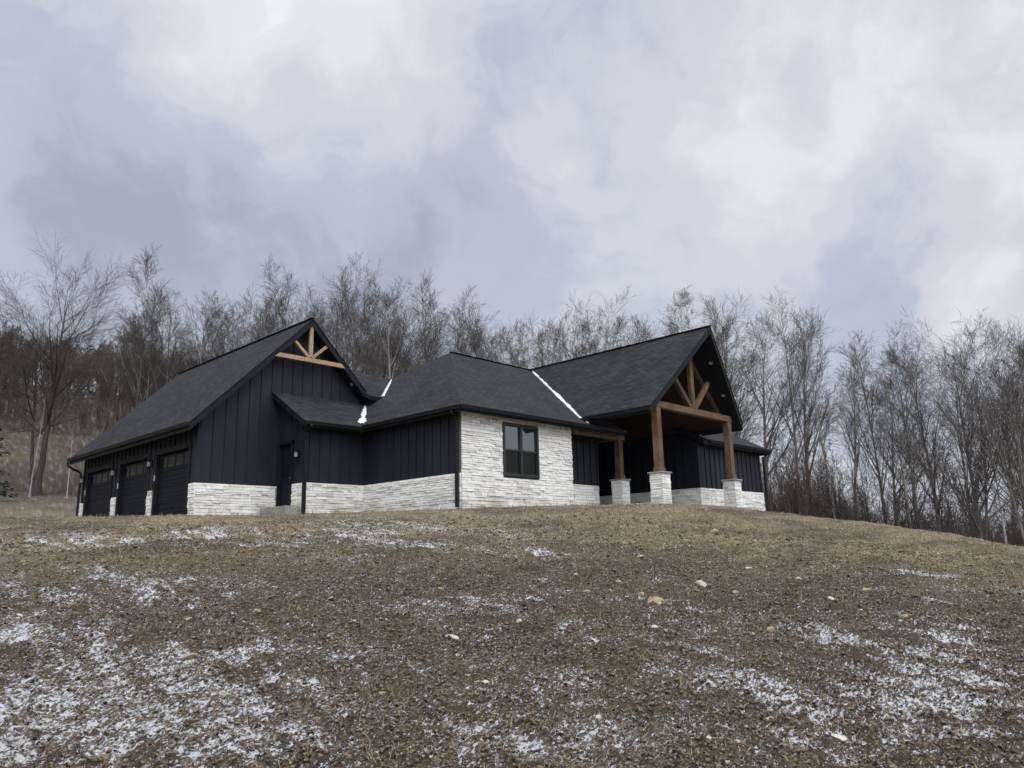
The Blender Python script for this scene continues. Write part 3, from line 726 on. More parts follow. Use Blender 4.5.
# porch posts and piers
def post(cx,cy,z1,s=.255,ps=.52,pz=1.08):
    rs=int(cx*10); 
    sp_=MB(); sp_.box((cx-ps/2+.04,cy-ps/2+.04,-.35),(cx+ps/2-.04,cy+ps/2-.04,pz)); pier=sp_.build('stone_pier',M['mortar'],house)
    h=ps/2-.03
    stone_panel([(cx-h-.03,cx+h+.03,-.3,pz)],cy-h,1,'x','pier_stones',depth=.04,seed=rs,holes=[(99,100,9,10)],parent=pier)
    stone_panel([(cx-h-.03,cx+h+.03,-.3,pz)],cy+h,-1,'x','pier_stones',depth=.04,seed=rs+1,holes=[(99,100,9,10)],parent=pier)
    stone_panel([(cy-h+.01,cy+h-.01,-.3,pz)],cx-h,1,'y','pier_stones',depth=.04,seed=rs+2,holes=[(99,100,9,10)],parent=pier)
    stone_panel([(cy-h+.01,cy+h-.01,-.3,pz)],cx+h,-1,'y','pier_stones',depth=.04,seed=rs+3,holes=[(99,100,9,10)],parent=pier)
    c=MB(); c.box((cx-ps/2-.05,cy-ps/2-.05,pz+.002),(cx+ps/2+.05,cy+ps/2+.05,pz+.055)); c.build('pier_cap',M['cap'],pier,bevel=.01)
    p=MB(); p.box((cx-s/2,cy-s/2,pz+.057),(cx+s/2,cy+s/2,z1)); po=p.build('porch_post',M['timber'],house,bevel=.012)
    k=MB(); k.box((cx-s/2-.03,cy-s/2-.03,pz+.06),(cx+s/2+.03,cy+s/2+.03,pz+.22)); k.build('post_base',M['timber'],po,bevel=.01)
PY=-2.68
post(6.86,PY,3.42); post(11.94,PY,3.42); post(8.2,-.02,2.78,.24,.5,1.12)
# porch truss, beams, ceiling
t_=MB(); t_.beam((6.62,PY,3.55),(12.18,PY,3.55),.22,.235); tr=t_.build('porch_truss',M['timber'],house,bevel=.01)
for p,q,w_,u_ in (((9.4,PY,3.69),(9.4,PY,6.25),.22,(1,0,0)),((9.26,PY+.01,3.69),(8.1,PY+.01,4.86),.17,(0,0,1)),((9.54,PY+.01,3.69),(10.7,PY+.01,4.86),.17,(0,0,1)),
    ((6.75,PY+.3,3.62),(9.4,PY+.3,6.28),.06,(0,0,1)),((12.05,PY+.3,3.62),(9.4,PY+.3,6.28),.06,(0,0,1))):
    b_m=MB(); b_m.beam(p,q,.15,w_,u_); b_m.build('strut',M['timber'],tr,bevel=.008)
for p,q,w_,h_ in (((6.86,PY+.15,3.52),(6.86,.6,3.52),.22,.26),((5.42,-.05,2.80),(8.45,-.05,2.80),.22,.24),((8.2,.1,2.82),(8.2,4.5,2.82),.2,.22)):
    b_m=MB(); b_m.beam(p,q,w_,h_); b_m.build('porch_beam',M['timber'],house,bevel=.01)
c=MB()
c.prism([(6.3,PY+.2,3.28),(9.4,PY+.2,6.40),(9.4,4.55,6.40),(6.3,.4,3.28)],(0,0,-.05)); c.prism([(9.4,PY+.2,6.40),(12.4,PY+.2,3.38),(12.4,4.55,3.38),(9.4,4.55,6.40)],(0,0,-.05))
c.build('porch_ceiling',M['ceiling'],house)
for (x,y,z) in ((10.3,-3.10,5.52),(11.4,-2.92,4.41)):
    d=MB(); nn=Vector((-1,0,-1)).normalized(); p=Vector((x,y,z)); d.tube([p+nn*.0,p+nn*.02],.075,14); d.build('downlight',M['lamp_glass'],house)
d=MB(); nn=Vector((-1,0,-1)).normalized(); p=Vector((.45,6.62,5.69-.45-.30)); d.tube([p,p+nn*.02],.07,14); d.build('downlight',M['lamp_glass'],house)
# porch slab
s=MB(); s.box((5.35,-3.2,-.4),(12.38,4.55,.02)); s.build('porch_floor',M['concrete'],house,bevel=.02)
# front door (in the dark of the porch)
f=MB(); f.box((9.0,4.50,.03),(10.2,4.55,2.4)); fd=f.build('front_door',M['door'],house)
for a in (9.12,9.68):
    p=MB(); p.box((a,4.485,.6),(a+.4,4.499,2.2)); p.build('pane',M['doorglass'],fd)
# gutters and downspouts
def gutter(p,q,dirv,w=.11,h=.12):
    p=Vector(p); q=Vector(q); d=Vector(dirv)
    mb=MB(); z=Vector((0,0,1))
    prof=[(0,0),(w*.7,0),(w,h),(w-.012,h),(w*.66,.012),(.012,.012),(.012,h),(0,h)]
    A=[p+d*a+z*b2 for a,b2 in prof]; Bv=[q+d*a+z*b2 for a,b2 in prof]; n_=len(prof)
    for i in range(n_): j=(i+1)%n_; mb.face([A[i],A[j],Bv[j],Bv[i]])
    mb.face(A); mb.face(Bv[::-1]); mb.build('gutter',M['gutter'],house)
gutter((-.40,-.455,2.86),(8.08,-.455,2.86),(0,-1,0)); gutter((-.405,-.42,2.86),(-.405,4.55,2.86),(-1,0,0))
gutter((-2.66,4.615,2.81),(-.5,4.615,2.81),(0,-1,0)); gutter((-5.705,6.42,2.70),(-5.705,17.98,2.70),(-1,0,0))
gutter((12.75,-1.405,2.81),(18.3,-1.405,2.81),(0,-1,0)); gutter((6.095,-2.98,3.20),(6.095,.2,3.20),(-1,0,0))
def spout(pts,s=.08):
    mb=MB()
    for a,b2 in zip(pts[:-1],pts[1:]): mb.beam(a,b2,s,s*.8,(0,1,0) if abs(a[2]-b2[2])>.5 else (0,0,1))
    mb.build('downspout',M['gutter'],house)
spout([(-.45,-.2,2.86),(-.45,-.2,2.78)]); spout([(-.46,-.1,2.82),(-.14,.05,2.62)]); spout([(-.13,.06,2.66),(-.13,.06,-.08)],.10)
spout([(-2.5,4.53,2.8),(-2.44,4.98,2.62)]); spout([(-2.44,4.96,2.66),(-2.44,4.96,-.1)],.11)
spout([(18.2,-1.42,2.8),(18.06,-1.14,2.6)]); spout([(18.06,-1.14,2.62),(18.06,-1.14,-.2)],.10)
mb=MB(); mb.tube([(-5.78,17.9,2.66),(-5.74,17.88,2.5),(-5.55,17.84,2.38),(-5.36,17.8,2.30),(-5.30,17.72,2.2),(-5.3,17.72,1.2),(-5.3,17.72,-.1)],.05); mb.build('downspout',M['gutter'],house)
# plumbing vents / stub at porch junction
mb=MB(); mb.beam((5.95,-.2,3.05),(5.95,-.2,3.28),.06,.08,(1,0,0)); mb.build('eave_stub',M['gutter'],house)
# snow in the roof valleys (lies on the roof: things of their own)
def plane_z(n_,x,y):
    return {'F':3+.62*(y+.45),'L':3+.76*(x+.4),'P':3.38+(x-6.1)*1.006,'S':2.95+.59*(y-4.62),'C':4.5+.8*(y-6.2),'W':2.95+.6*(y+1.4)}[n_]
def vsnow(pa,pb,pl1,pl2,d1,d2,w0,w1,lab,seed):
    rs=random.Random(seed); mb=MB(); n_=26; up_=[]
    for i in range(n_+1):
        t=i/n_; x=pa[0]+(pb[0]-pa[0])*t; y=pa[1]+(pb[1]-pa[1])*t; w=(w0+(w1-w0)*t)*rs.uniform(.5,1.35)
        if i in(0,n_): w*=.35
        row=[]
        for k,(dv,pl) in zip((-1,-.5,0,.5,1),((d1,pl1),(d1,pl1),(d1,pl1),(d2,pl2),(d2,pl2))):
            f_=abs(k); X=x+dv[0]*w*f_; Y=y+dv[1]*w*f_; Z=max(plane_z(pl1,X,Y),plane_z(pl2,X,Y)); row.append((X,Y,Z+(.045*(1-f_)+.012)+.006*rs.random()))
        up_.append(row)
    for i in range(n_):
        for k in range(4): mb.face([up_[i][k],up_[i][k+1],up_[i+1][k+1],up_[i+1][k]])
        for k in (0,4):
            a,b2=up_[i][k],up_[i+1][k]; mb.face([a,b2,(b2[0],b2[1],b2[2]-.05),(a[0],a[1],a[2]-.05)])
    o=mb.build('valley_snow',M['snow'],None,smooth=True); tag(o,lab,'snow','snow strips lying in the roof valleys'); return o
def isect_PF(z): return (6.1+(z-3.38)/1.006, -.45+(z-3)/.62)
a=isect_PF(6.55); b_=isect_PF(3.42)
vsnow(a,b_,'F','P',(-.7,-.1),(.3,-.5),.07,.15,'long white snow strip in the valley between hip roof and porch roof',1)
b2=(5.7,-.1); vsnow(b_,(6.05,-.30),'F','F',(-.5,0),(.2,0),.15,.07,'short snow tail at the foot of the porch roof valley, above the eave',5)
za,zb=4.2,3.1
vsnow((-.4+(za-3)/.76,4.62+(za-2.95)/.59),(-.4+(zb-3)/.76,4.62+(zb-2.95)/.59),'L','S',(.2,-.6),(-.6,.1),.08,.24,'snow strip between entry roof and hip roof, beside the garage gable',2)
za,zb=5.7,4.55
vsnow((-.4+(za-3)/.76,6.2+(za-4.5)/.8),(-.4+(zb-3)/.76,6.2+(zb-4.5)/.8),'L','C',(.3,-.5),(-.5,.1),.05,.13,'thin tapering snow strip high up behind the garage gable',3)
vsnow((12.75,-.75),(12.5,-1.3),'W','W',(.25,.1),(-.1,0),.2,.25,'small snow scrap on the wing roof beside the right porch post',4)

# ------------------------------------------------------------ trees
def grow(seed,H,r0,kind):
    """returns trunk segments, twig segments : each (p0,p1,ra,rb)"""
    rs=random.Random(seed); T=[];C_=[]
    def rnd(): return Vector((rs.gauss(0,1),rs.gauss(0,1),rs.gauss(0,1)))
    P=dict(h=dict(first=.30,n=20,ang=(22,42),len=.36,up=.045,wob=.028),birch=dict(first=.35,n=18,ang=(22,40),len=.28,up=.06,wob=.028),
           tallv=dict(first=.36,n=15,ang=(14,32),len=.38,up=.04,wob=.028),fan=dict(first=.2,n=22,ang=(20,46),len=.44,up=.05,wob=.028),
           bushy=dict(first=.22,n=24,ang=(28,58),len=.38,up=.06,wob=.032),oak=dict(first=.30,n=22,ang=(30,72),len=.50,up=.06,wob=.040),
           thin=dict(first=.4,n=12,ang=(20,45),len=.22,up=.05,wob=.012),shrub=dict(first=.15,n=9,ang=(10,30),len=.40,up=.04,wob=.035))[kind]
    def br(p,d,Ln,r,lv,mx):
        nseg=max(1,int([12,7,3,2,1][lv])); s=Ln/nseg; pts=[(p.copy(),r)]; dirs=[d.copy()]
        for i in range(nseg):
            wob=P['wob']*(1.0 if lv==0 else 1.5 if lv==1 else 1.5)
            d=(d+rnd()*wob+Vector((0,0,P['up']*(1.4 if lv==0 and kind!='oak' else .9 if lv==0 else 1.1 if lv==1 else .28)))).normalized()
            p=p+d*s; rr=r*(1-(i+1)/nseg*(.94 if lv==0 else .8)); pts.append((p.copy(),max(rr,.0065))); dirs.append(d.copy())
        out=T if lv<=1 else C_
        for (a,ra),(b,rb) in zip(pts[:-1],pts[1:]): out.append((a,b,ra,rb,lv))
        if lv>=mx: return
        cnt={0:P['n'],1:9 if kind=='oak' else 7,2:5,3:4}[lv]
        f0={0:P['first'],1:.18,2:.15,3:.2}[lv]
        for k in range(cnt):
            t=f0+(1-f0)*((k+rs.random()*.8)/cnt); t=min(t,.98); i=min(int(t*nseg),nseg-1); fr=t*nseg-i
            q=pts[i][0].lerp(pts[i+1][0],fr); rq=pts[i][1]*(1-fr)+pts[i+1][1]*fr; dd=dirs[i+1]
            a=math.radians(rs.uniform(*P['ang'])) if lv==0 else math.radians(rs.uniform(20,42) if lv<2 else rs.uniform(20,46))
            ax=dd.cross(rnd()).normalized(); nd_=(Matrix.Rotation(a,3,ax)@dd).normalized()
            if lv==0: L2=H*P['len']*(1.08-t*.60)*rs.uniform(.7,1.2); r2=min(rq*.62,rq*.3+L2*.015)
            elif lv==1: L2=Ln*.54*(1.15-t*.55)*rs.uniform(.6,1.2); r2=rq*.5
            elif lv==2: L2=Ln*.62*rs.uniform(.6,1.2); r2=rq*.55
            else: L2=Ln*.55*rs.uniform(.6,1.2); r2=rq*.6
            br(q,nd_,L2,max(r2,.0085),lv+1,mx)
    mx=4 if kind not in('thin','shrub') else 3
    if kind=='shrub': mx=3
    if kind=='oak':
        br(Vector((0,0,0)),Vector((.05,0,1)).normalized(),H,r0,0,mx); 
        # second leader from the low fork
        P2=dict(P); br(Vector((-.2,0,.3)),Vector((-.10,.1,1)).normalized(),H*.86,r0*.62,0,mx)
    elif kind=='fan':
        br(Vector((0,0,0)),Vector((.02,0,1)).normalized(),H,r0,0,mx); br(Vector((0,0,2)),Vector((-.14,.06,1)).normalized(),H*.82,r0*.6,0,3)
    else: br(Vector((0,0,0)),Vector((rs.uniform(-.04,.04),rs.uniform(-.04,.04),1)).normalized(),H,r0,0,mx)
    return T,C_
def seg_mesh(name,segs,m,n,flare=None):
    A=np.array([s[0] for s in segs]); B=np.array([s[1] for s in segs]); ra=np.array([s[2] for s in segs]); rb=np.array([s[3] for s in segs])
    d=B-A; ln=np.linalg.norm(d,axis=1,keepdims=True)+1e-9; d=d/ln
    u=np.cross(d,np.array([.31,.77,.12])); u/=np.linalg.norm(u,axis=1,keepdims=True)+1e-9; w=np.cross(d,u)
    B=B+d*np.minimum(rb[:,None]*.5,.05)
    if flare is not None: ra=ra*(1+.9*np.exp(-A[:,2]/flare)); rb=rb*(1+.9*np.exp(-B[:,2]/flare)); A=A-np.array([0,0,.6])*(A[:,2:3]<.01)
    k=np.arange(n)*2*math.pi/n; c,s=np.cos(k),np.sin(k)
    ra_=A[:,None]+ (u[:,None]*c[None,:,None]+w[:,None]*s[None,:,None])*ra[:,None,None]
    rb_=B[:,None]+ (u[:,None]*c[None,:,None]+w[:,None]*s[None,:,None])*rb[:,None,None]
    V=np.concatenate([ra_,rb_],1).reshape(-1,3); q=np.array([(i,(i+1)%n,n+(i+1)%n,n+i) for i in range(n)])
    F=(q[None]+2*n*np.arange(len(segs))[:,None,None]).reshape(-1,4)
    return np_mesh(name,V,F,m,link=False,smooth=n>4)
PROTO={}
def make(kind,seed,H,r0,bm):
    T,C_=grow(seed,H,r0,kind)
    top=max(s[1].z for s in T+C_)
    t=seg_mesh('trunk',T,bm,7,flare=.7); c=seg_mesh('crown',C_,M['twig'],3)
    PROTO.setdefault(kind,[]).append((t,c,top))
for k_,sd_ in enumerate((11,12,13,14,15)): make('h',sd_,20,.24,M['bark'])
for sd_ in (21,22): make('birch',sd_,20,.20,M['bark_pale'])
for sd_ in (31,32): make('tallv',sd_,20,.22,M['bark'])
for sd_ in (41,42): make('fan',sd_,20,.26,M['bark'])
for sd_ in (51,52): make('bushy',sd_,20,.24,M['bark'])
make('oak',67,25,.38,M['bark_dark'])
for sd_ in (71,72): make('thin',sd_,12,.09,M['bark_pale'])
def place_tree(name,x,y,h,kind,var,rot,label,cat,group,wide=1.0):
    t,c,top=PROTO[kind][var%len(PROTO[kind])]
    r=empty(name,(x,y,float(ground_z(np.array([x]),np.array([y]))[0])-.05)); s=h/top*(.97 if kind=='oak' else 1.03)
    r.scale=(s*wide,s*wide,s); r.rotation_euler=(0,0,rot)
    tag(r,label,cat,group)
    for me in (t,c):
        o=D.objects.new(me.name.split('.')[0],me); o.parent=r; col.objects.link(o)
    return r
TREES=[
(3.4, 58.2, 23.9, 'oak', 'great spreading oak with dark forked trunk standing alone left of the garage'),
(2.1, 54.4, 9.3, 'thin', 'slender pale trunked sapling just left of the great oak'),
(4.1, 51.8, 6.4, 'thin', 'small bare sapling between the great oak and the garage eave'),
(13.2, 65.7, 25.3, 'birch', "tall pale barked tree with whitish trunk over the garage's left roof slope"),
(13.7, 76.0, 18.4, 'h', 'bare tree right behind the great oak, left of the pale barked tree'),
(14.9, 60.8, 21.7, 'h', 'bare tree just right of the pale barked tree above the garage roof'),
(16.1, 55.9, 21.2, 'h', 'broad bare tree above the middle of the garage ridge'),
(21.2, 60.2, 21.2, 'h', 'bare tree above the garage ridge, second left of the gable peak'),
(22.0, 55.3, 22.1, 'h', 'bare tree above the garage ridge nearest left of the gable peak'),
(21.7, 46.3, 22.4, 'h', 'tall dense crowned tree just left of the garage gable peak'),
(27.6, 49.8, 23.9, 'h', 'bare tree just right of the garage gable peak'),
(25.9, 43.7, 23.3, 'h', 'tallest tree right of the garage gable, standing over the connecting roof'),
(31.8, 46.9, 24.2, 'h', 'bare tree over the gap between the garage gable and the hip roof'),
(31.1, 42.4, 23.3, 'birch', 'slim light barked tree left of the hip roof peak'),
(36.9, 45.4, 24.4, 'h', 'bare tree just left of the hip roof peak'),
(34.9, 39.2, 22.5, 'h', 'bare tree straight behind the hip roof peak'),
(39.7, 40.1, 22.6, 'h', 'bare tree just right of the hip roof peak'),
(44.7, 40.8, 22.4, 'h', 'low bare tree where the hip ridge meets the snowy valley'),
(44.3, 35.3, 21.7, 'h', 'bare tree over the left end of the porch ridge'),
(39.9, 28.1, 21.0, 'bushy', 'wide crowned tree over the porch ridge, left one of the rounded pair'),
(41.9, 25.6, 21.4, 'bushy', 'wide crowned tree over the porch ridge, right one of the rounded pair'),
(48.4, 26.7, 22.1, 'h', 'bare tree over the porch ridge right of the rounded pair'),
(41.1, 15.9, 20.9, 'birch', 'light open branched tree directly behind the porch gable peak'),
(40.9, 12.2, 20.0, 'h', 'bare tree just right of the porch gable peak'),
(43.6, 11.3, 20.0, 'h', 'bare tree above the right end of the house'),
(40.9, 7.4, 19.7, 'tallv', 'tall tree with high thin leader right of the house end'),
(46.9, 8.8, 20.9, 'h', 'leaning bare tree close right of the tall leader tree'),
(43.8, 5.8, 18.8, 'thin', 'slender pale pole of a tree right of the house among the first trees'),
(44.2, 4.6, 18.0, 'tallv', 'tall bare tree left of the bright sky gap on the right'),
(43.0, 1.9, 17.4, 'tallv', 'bare tree with steep forked limbs in the middle of the right wood'),
(47.3, 1.8, 18.0, 'birch', 'pale trunked tree right of the steep forked tree'),
(43.9, -1.1, 18.1, 'h', 'bare tree with narrow crown left of the big fan crowned tree'),
(36.8, -5.4, 16.9, 'fan', 'big fan crowned tree near the right edge with many rising limbs'),
(33.3, -8.3, 15.4, 'fan', 'fan crowned tree cut by the right edge of the view'),
(40.9, -5.7, 13.3, 'thin', 'thin leaning tree between the two fan crowned trees')]
rt_=random.Random(9)
GRP='bare trees along the edge of the wood'
for i,(x,y,h,k,lab) in enumerate(TREES):
    nm={'oak':'oak_tree','thin':'sapling','birch':'pale_barked_tree'}.get(k,'bare_tree')
    rot=rt_.uniform(0,6.28)
    if k=='oak': rot=-YAW+R(32)*1.0
    place_tree(nm,x,y,h,k,i,rot,lab,'tree',GRP,wide={'oak':1.12,'fan':1.0,'tallv':1.0}.get(k,1.0))
BACK=[
(-9.6, 75.3, 11.2, 0, 'l'),
(-8.3, 91.2, 9.4, 1, 'l'),
(-8.6, 71.9, 11.9, 0, 'l'),
(-6.3, 93.0, 13.4, 1, 'l'),
(-6.7, 69.1, 14.6, 0, 'l'),
(-5.2, 82.2, 14.6, 1, 'l'),
(-4.1, 76.9, 15.6, 0, 'l'),
(-2.4, 91.3, 16.5, 1, 'l'),
(-3.1, 67.2, 19.0, 0, 'l'),
(-0.4, 83.9, 18.3, 1, 'l'),
(13.4, 61.6, 20.6, 0, 'l'),
(18.8, 76.6, 20.6, 1, 'l'),
(17.5, 67.2, 22.0, 0, 'l'),
(21.3, 77.8, 18.5, 1, 'l'),
(20.6, 68.2, 19.3, 0, 'l'),
(25.9, 78.0, 20.9, 1, 'l'),
(23.7, 67.1, 22.5, 0, 'l'),
(30.9, 81.7, 19.7, 1, 'l'),
(26.6, 68.0, 23.0, 0, 'l'),
(32.3, 78.5, 19.5, 1, 'l'),
(29.5, 66.2, 22.1, 0, 'l'),
(33.6, 73.8, 22.8, 1, 'l'),
(27.2, 56.8, 22.1, 0, 'm'),
(36.5, 70.1, 25.8, 1, 'm'),
(33.0, 58.6, 24.5, 0, 'm'),
(41.1, 73.3, 23.4, 1, 'm'),
(34.2, 56.2, 26.3, 0, 'm'),
(41.2, 65.2, 24.9, 1, 'm'),
(35.0, 51.4, 22.8, 0, 'm'),
(48.2, 69.0, 23.9, 1, 'm'),
(38.8, 53.1, 25.5, 0, 'm'),
(48.5, 63.7, 25.1, 1, 'm'),
(45.4, 54.2, 22.4, 0, 'm'),
(52.3, 63.6, 23.5, 1, 'm'),
(42.8, 47.5, 22.9, 0, 'm'),
(53.8, 60.5, 21.5, 1, 'm'),
(48.3, 47.9, 22.3, 0, 'm'),
(54.3, 55.3, 23.2, 1, 'm'),
(52.5, 47.7, 22.5, 0, 'm'),
(63.2, 58.0, 21.5, 1, 'm'),
(53.6, 44.6, 22.5, 0, 'm'),
(61.3, 51.4, 21.9, 1, 'm'),
(55.2, 41.5, 24.3, 0, 'm'),
(67.3, 51.1, 24.5, 1, 'm'),
(55.2, 38.8, 24.8, 0, 'm'),
(67.6, 47.2, 24.1, 1, 'm'),
(60.0, 37.3, 25.1, 0, 'm'),
(72.4, 46.3, 24.6, 1, 'm'),
(62.1, 35.4, 21.9, 0, 'm'),
(77.0, 44.7, 22.6, 1, 'm'),
(60.7, 30.5, 24.2, 0, 'm'),
(78.7, 41.1, 26.6, 1, 'm'),
(64.4, 28.9, 26.6, 0, 'r'),
(78.4, 37.9, 29.0, 1, 'm'),
(62.7, 24.6, 26.4, 0, 'r'),
(79.1, 33.2, 29.8, 1, 'r'),
(70.7, 10.6, 23.0, 1, 'r'),
(58.8, 4.4, 22.1, 0, 'r'),
(73.2, 3.8, 27.9, 1, 'r'),
(70.9, 0.1, 26.2, 1, 'r'),
(54.1, -4.8, 22.7, 0, 'r'),
(70.5, -1.6, 27.7, 1, 'r'),
(70.6, -5.9, 27.6, 1, 'r'),
(69.2, -10.0, 27.2, 1, 'r'),
(73.5, -12.9, 25.7, 1, 'r')]
for i,(x,y,h,row,side) in enumerate(BACK):
    k=rt_.choice(['h','h','h','tallv','bushy','birch','fan'] if side!='r' else ['h','h','tallv','tallv','birch'])
    lab={'l':'bare brown tree crowded in the wood behind the garage, deeper than the front row','m':'bare brown tree in the wood over hip and porch roofs, deeper than front row','r':'bare grey tree deep in the wood right of the porch, behind the front row'}[side]
    place_tree('bare_tree',x,y,h,k,i*3+row,rt_.uniform(0,6.28),lab,'tree',{'l':'crowded trees of the wood behind the garage','m':'crowded trees of the wood behind the house','r':'crowded trees of the wood right of the porch'}[side])
# conifer at the left edge
def conifer_mesh(seed,H,Rb,nw,per):
    rs=np.random.default_rng(seed); tri=[]
    segs=[(Vector((0,0,0)),Vector((0,0,H)),H*.014,.02,0)]
    for i in range(nw):
        z=H*(.10+.88*i/nw); Lb=Rb*(1-z/H)**.8+.25; nb=7
        for k in range(nb):
            a=rs.random()*6.283; L_=Lb*rs.uniform(.7,1.15); dirr=np.array([math.cos(a),math.sin(a),-.22])
            segs.append((Vector((0,0,z)),Vector((dirr*L_+np.array([0,0,z])).tolist()),.03,.01,1))
            for j in range(per):
                t=.2+.8*rs.random(); c=np.array([0,0,z])+dirr*L_*t; s=.22+.25*(1-t)*Lb*.5
                n=rs.normal(size=3)*s*.35; n2=np.array([dirr[0],dirr[1],-.5])*s; pnd=np.array([-math.sin(a),math.cos(a),0])*s*.35*(1 if rs.random()<.5 else -1)
                tri.append([c+n*.5,c+n+n2*.6+pnd*1.6,c+n2+n*.3])
    T=np.array(tri).reshape(-1,3); F=np.arange(len(T)).reshape(-1,3); return segs,T,F
CON=[
(-5.2, 43.7, 11.7)]
segs,T_,F_=conifer_mesh(3,12,3.6,60,26)
x,y,h=CON[0]
r=empty('conifer_tree',(x,y,float(ground_z(np.array([x]),np.array([y]))[0]))); r.scale=(h/12,)*3; tag(r,'dark green conifer whose branches reach in at the left edge, left of the great oak','tree')
me=seg_mesh('trunk',segs,M['bark_dark'],5); o=D.objects.new('trunk',me); o.parent=r; col.objects.link(o)
np_mesh('crown',T_,F_,M['needle'],parent=r)
# brushwood under the trees and the far wood: one object each
def merge(tv,tf,xs,ys,zs,sc,rots,zsc=None):
    n=len(xs); c,s=np.cos(rots),np.sin(rots); v=tv[None]*sc[:,None,None]
    if zsc is not None: v=v*np.stack([np.ones(n),np.ones(n),zsc],-1)[:,None]
    X=v[...,0]*c[:,None]-v[...,1]*s[:,None]+xs[:,None]; Y=v[...,0]*s[:,None]+v[...,1]*c[:,None]+ys[:,None]; Z=v[...,2]+zs[:,None]
    return np.stack([X,Y,Z],-1).reshape(-1,3),(tf[None]+len(tv)*np.arange(n)[:,None,None]).reshape(-1,tf.shape[1])
def tmpl(segs,n,rmin=0):
    me=seg_mesh('tmp',[(a,b,max(ra,rmin),max(rb,rmin),l) for a,b,ra,rb,l in segs],M['twig'],n)
    v=np.empty(len(me.vertices)*3); me.vertices.foreach_get('co',v); f=np.empty(len(me.loops),dtype=np.int32); me.loops.foreach_get('vertex_index',f); D.meshes.remove(me)
    return v.reshape(-1,3),f.reshape(-1,4)
rb=np.random.default_rng(8)
Vs=[];Fs=[];off=0
for k in range(4):
    T,C_=grow(200+k,7.0,.045,'shrub'); v,f=tmpl(T+[q for i_,q in enumerate(C_) if i_%2==0],3,.009)
    n=230; az=np.radians(np.where(rb.random(n)<.55,rb.uniform(58,98,n),rb.uniform(20,60,n))); d=rb.uniform(66,118,n); d=np.where(az>R(62),d-14+rb.uniform(0,6,n),d+12)
    xs=CAMX+d*np.sin(az); ys=CAMY+d*np.cos(az)
    ok=~((az<R(26))); xs,ys,az,d=xs[ok],ys[ok],az[ok],d[ok]; n=len(xs)
    V_,F2=merge(v,f,xs,ys,ground_z(xs,ys),rb.uniform(.55,1.25,n),rb.uniform(0,6.28,n)); Vs.append(V_); Fs.append(F2+off); off+=len(V_)
    n=260; az=np.radians(rb.uniform(58,98,n)); d=rb.uniform(60,92,n); xs=CAMX+d*np.sin(az); ys=CAMY+d*np.cos(az)
    V_,F2=merge(v,f,xs,ys,ground_z(xs,ys),rb.uniform(.4,.9,n),rb.uniform(0,6.28,n)); Vs.append(V_); Fs.append(F2+off); off+=len(V_)
o=np_mesh('brushwood',np.concatenate(Vs),np.concatenate(Fs),M['twig_red']); tag(o,'tangled bare brushwood and young growth under the trees','undergrowth',kind='stuff')
# far wood on the left hill and behind everything
Vs=[];Fs=[];off=0
segs,T_,F_=conifer_mesh(5,12,2.6,18,5)
n=130; az=np.radians(rb.uniform(4,33,n)); d=rb.uniform(205,268,n); xs=CAMX+d*np.sin(az); ys=CAMY+d*np.cos(az)
V_,F2=merge(T_,F_,xs,ys,ground_z(xs,ys)-.5,rb.uniform(.9,1.5,n),rb.uniform(0,6,n))
o=np_mesh('far_conifer_wood',V_,F2,M['needle']); tag(o,'dark conifers massed in the far wood on the left hillside','distant wood',kind='stuff')
T,C_=grow(301,13,.16,'tallv'); C_=[s for s in C_ if s[4]<=2]+[s for i,s in enumerate(C_) if s[4]==3 and i%3==0]
v,f=tmpl(T+C_,3,.03)
n=330; az=np.radians(rb.uniform(2,34,n)); d=152+rb.random(n)**1.3*100; xs=CAMX+d*np.sin(az); ys=CAMY+d*np.cos(az)
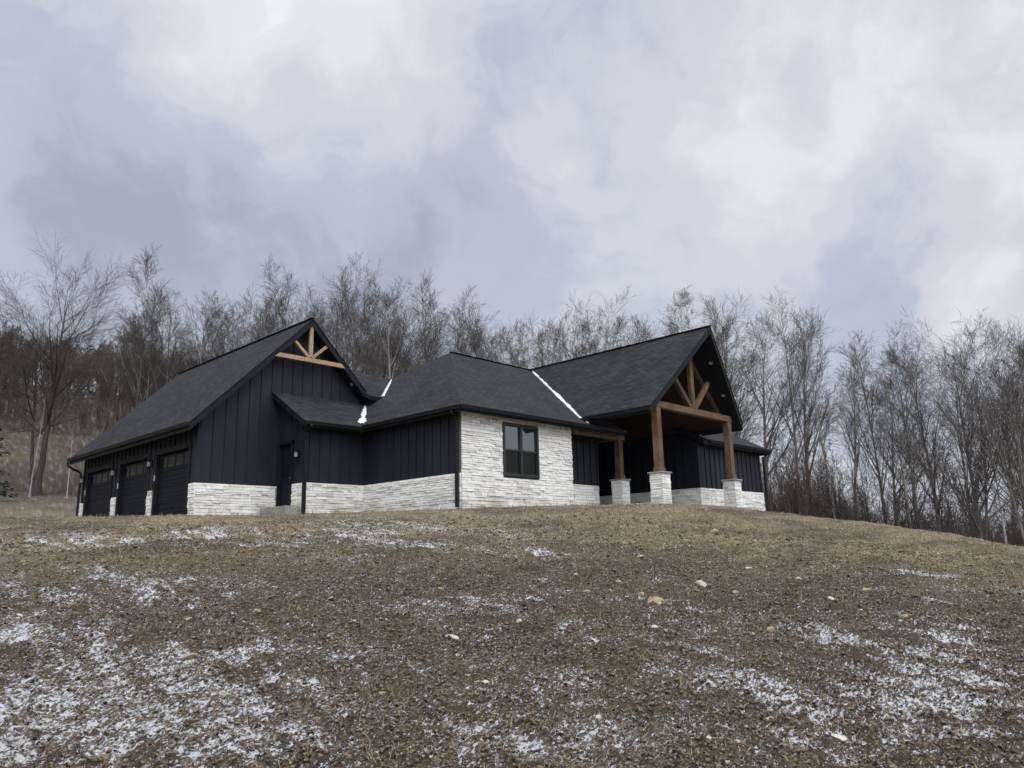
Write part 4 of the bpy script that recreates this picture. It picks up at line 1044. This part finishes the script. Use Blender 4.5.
V1,F1=merge(v,f,xs,ys,ground_z(xs,ys)-.5,rb.uniform(.8,1.25,n),rb.uniform(0,6,n))
n=230; az=np.radians(rb.uniform(34,100,n)); d=118+rb.random(n)*55; xs=CAMX+d*np.sin(az); ys=CAMY+d*np.cos(az)
V2,F2=merge(v,f,xs,ys,ground_z(xs,ys)-.5,rb.uniform(.55,.85,n),rb.uniform(0,6,n))
o=np_mesh('far_bare_wood',np.concatenate([V1,V2]),np.concatenate([F1,F2+len(V1)]),M['farwood']); tag(o,'brown leafless wood massed far behind the house and up the left hill','distant wood',kind='stuff')
# hedgerow line across the field
T,C_=grow(210,3,.03,'shrub'); v,f=tmpl(T+C_[::2],3,.010)
n=45; az=np.radians(rb.uniform(2,26,n)); d=118+rb.normal(size=n)*1.5; xs=CAMX+d*np.sin(az); ys=CAMY+d*np.cos(az)
V_,F2=merge(v,f,xs,ys,ground_z(xs,ys),rb.uniform(.3,.55,n),rb.uniform(0,6,n))
n=110; az=np.radians(rb.uniform(2,30,n)); d=154+4*rb.random(n); xs=CAMX+d*np.sin(az); ys=CAMY+d*np.cos(az)
V4,F4=merge(v,f,xs,ys,ground_z(xs,ys)-.1,rb.uniform(.9,1.7,n),rb.uniform(0,6,n))
n=150; az=np.radians(rb.uniform(2,22,n)); d=77+rb.normal(size=n)*1.2; xs=CAMX+d*np.sin(az); ys=CAMY+d*np.cos(az)
V3,F3=merge(v,f,xs,ys,ground_z(xs,ys)-.1,rb.uniform(.12,.26,n),rb.uniform(0,6,n))
o=np_mesh('hedgerow_brush',np.concatenate([V_,V3,V4]),np.concatenate([F2,F3+len(V_),F4+len(V_)+len(V3)]),M['twig_red']); tag(o,'low reddish brown brush in lines across the field left of the garage','undergrowth',kind='stuff')
# trees behind the viewer, seen only in the window glass
for i in range(16):
    a=R(150+i*9); d=55+8*math.sin(i*2.3)
    x=CAMX+d*math.sin(a); y=CAMY+d*math.cos(a)
    place_tree('bare_tree',x,y,13+3*math.sin(i*1.7),'h',i,i*1.3,'bare tree across the slope, seen only mirrored in the window','tree','trees mirrored in the window')
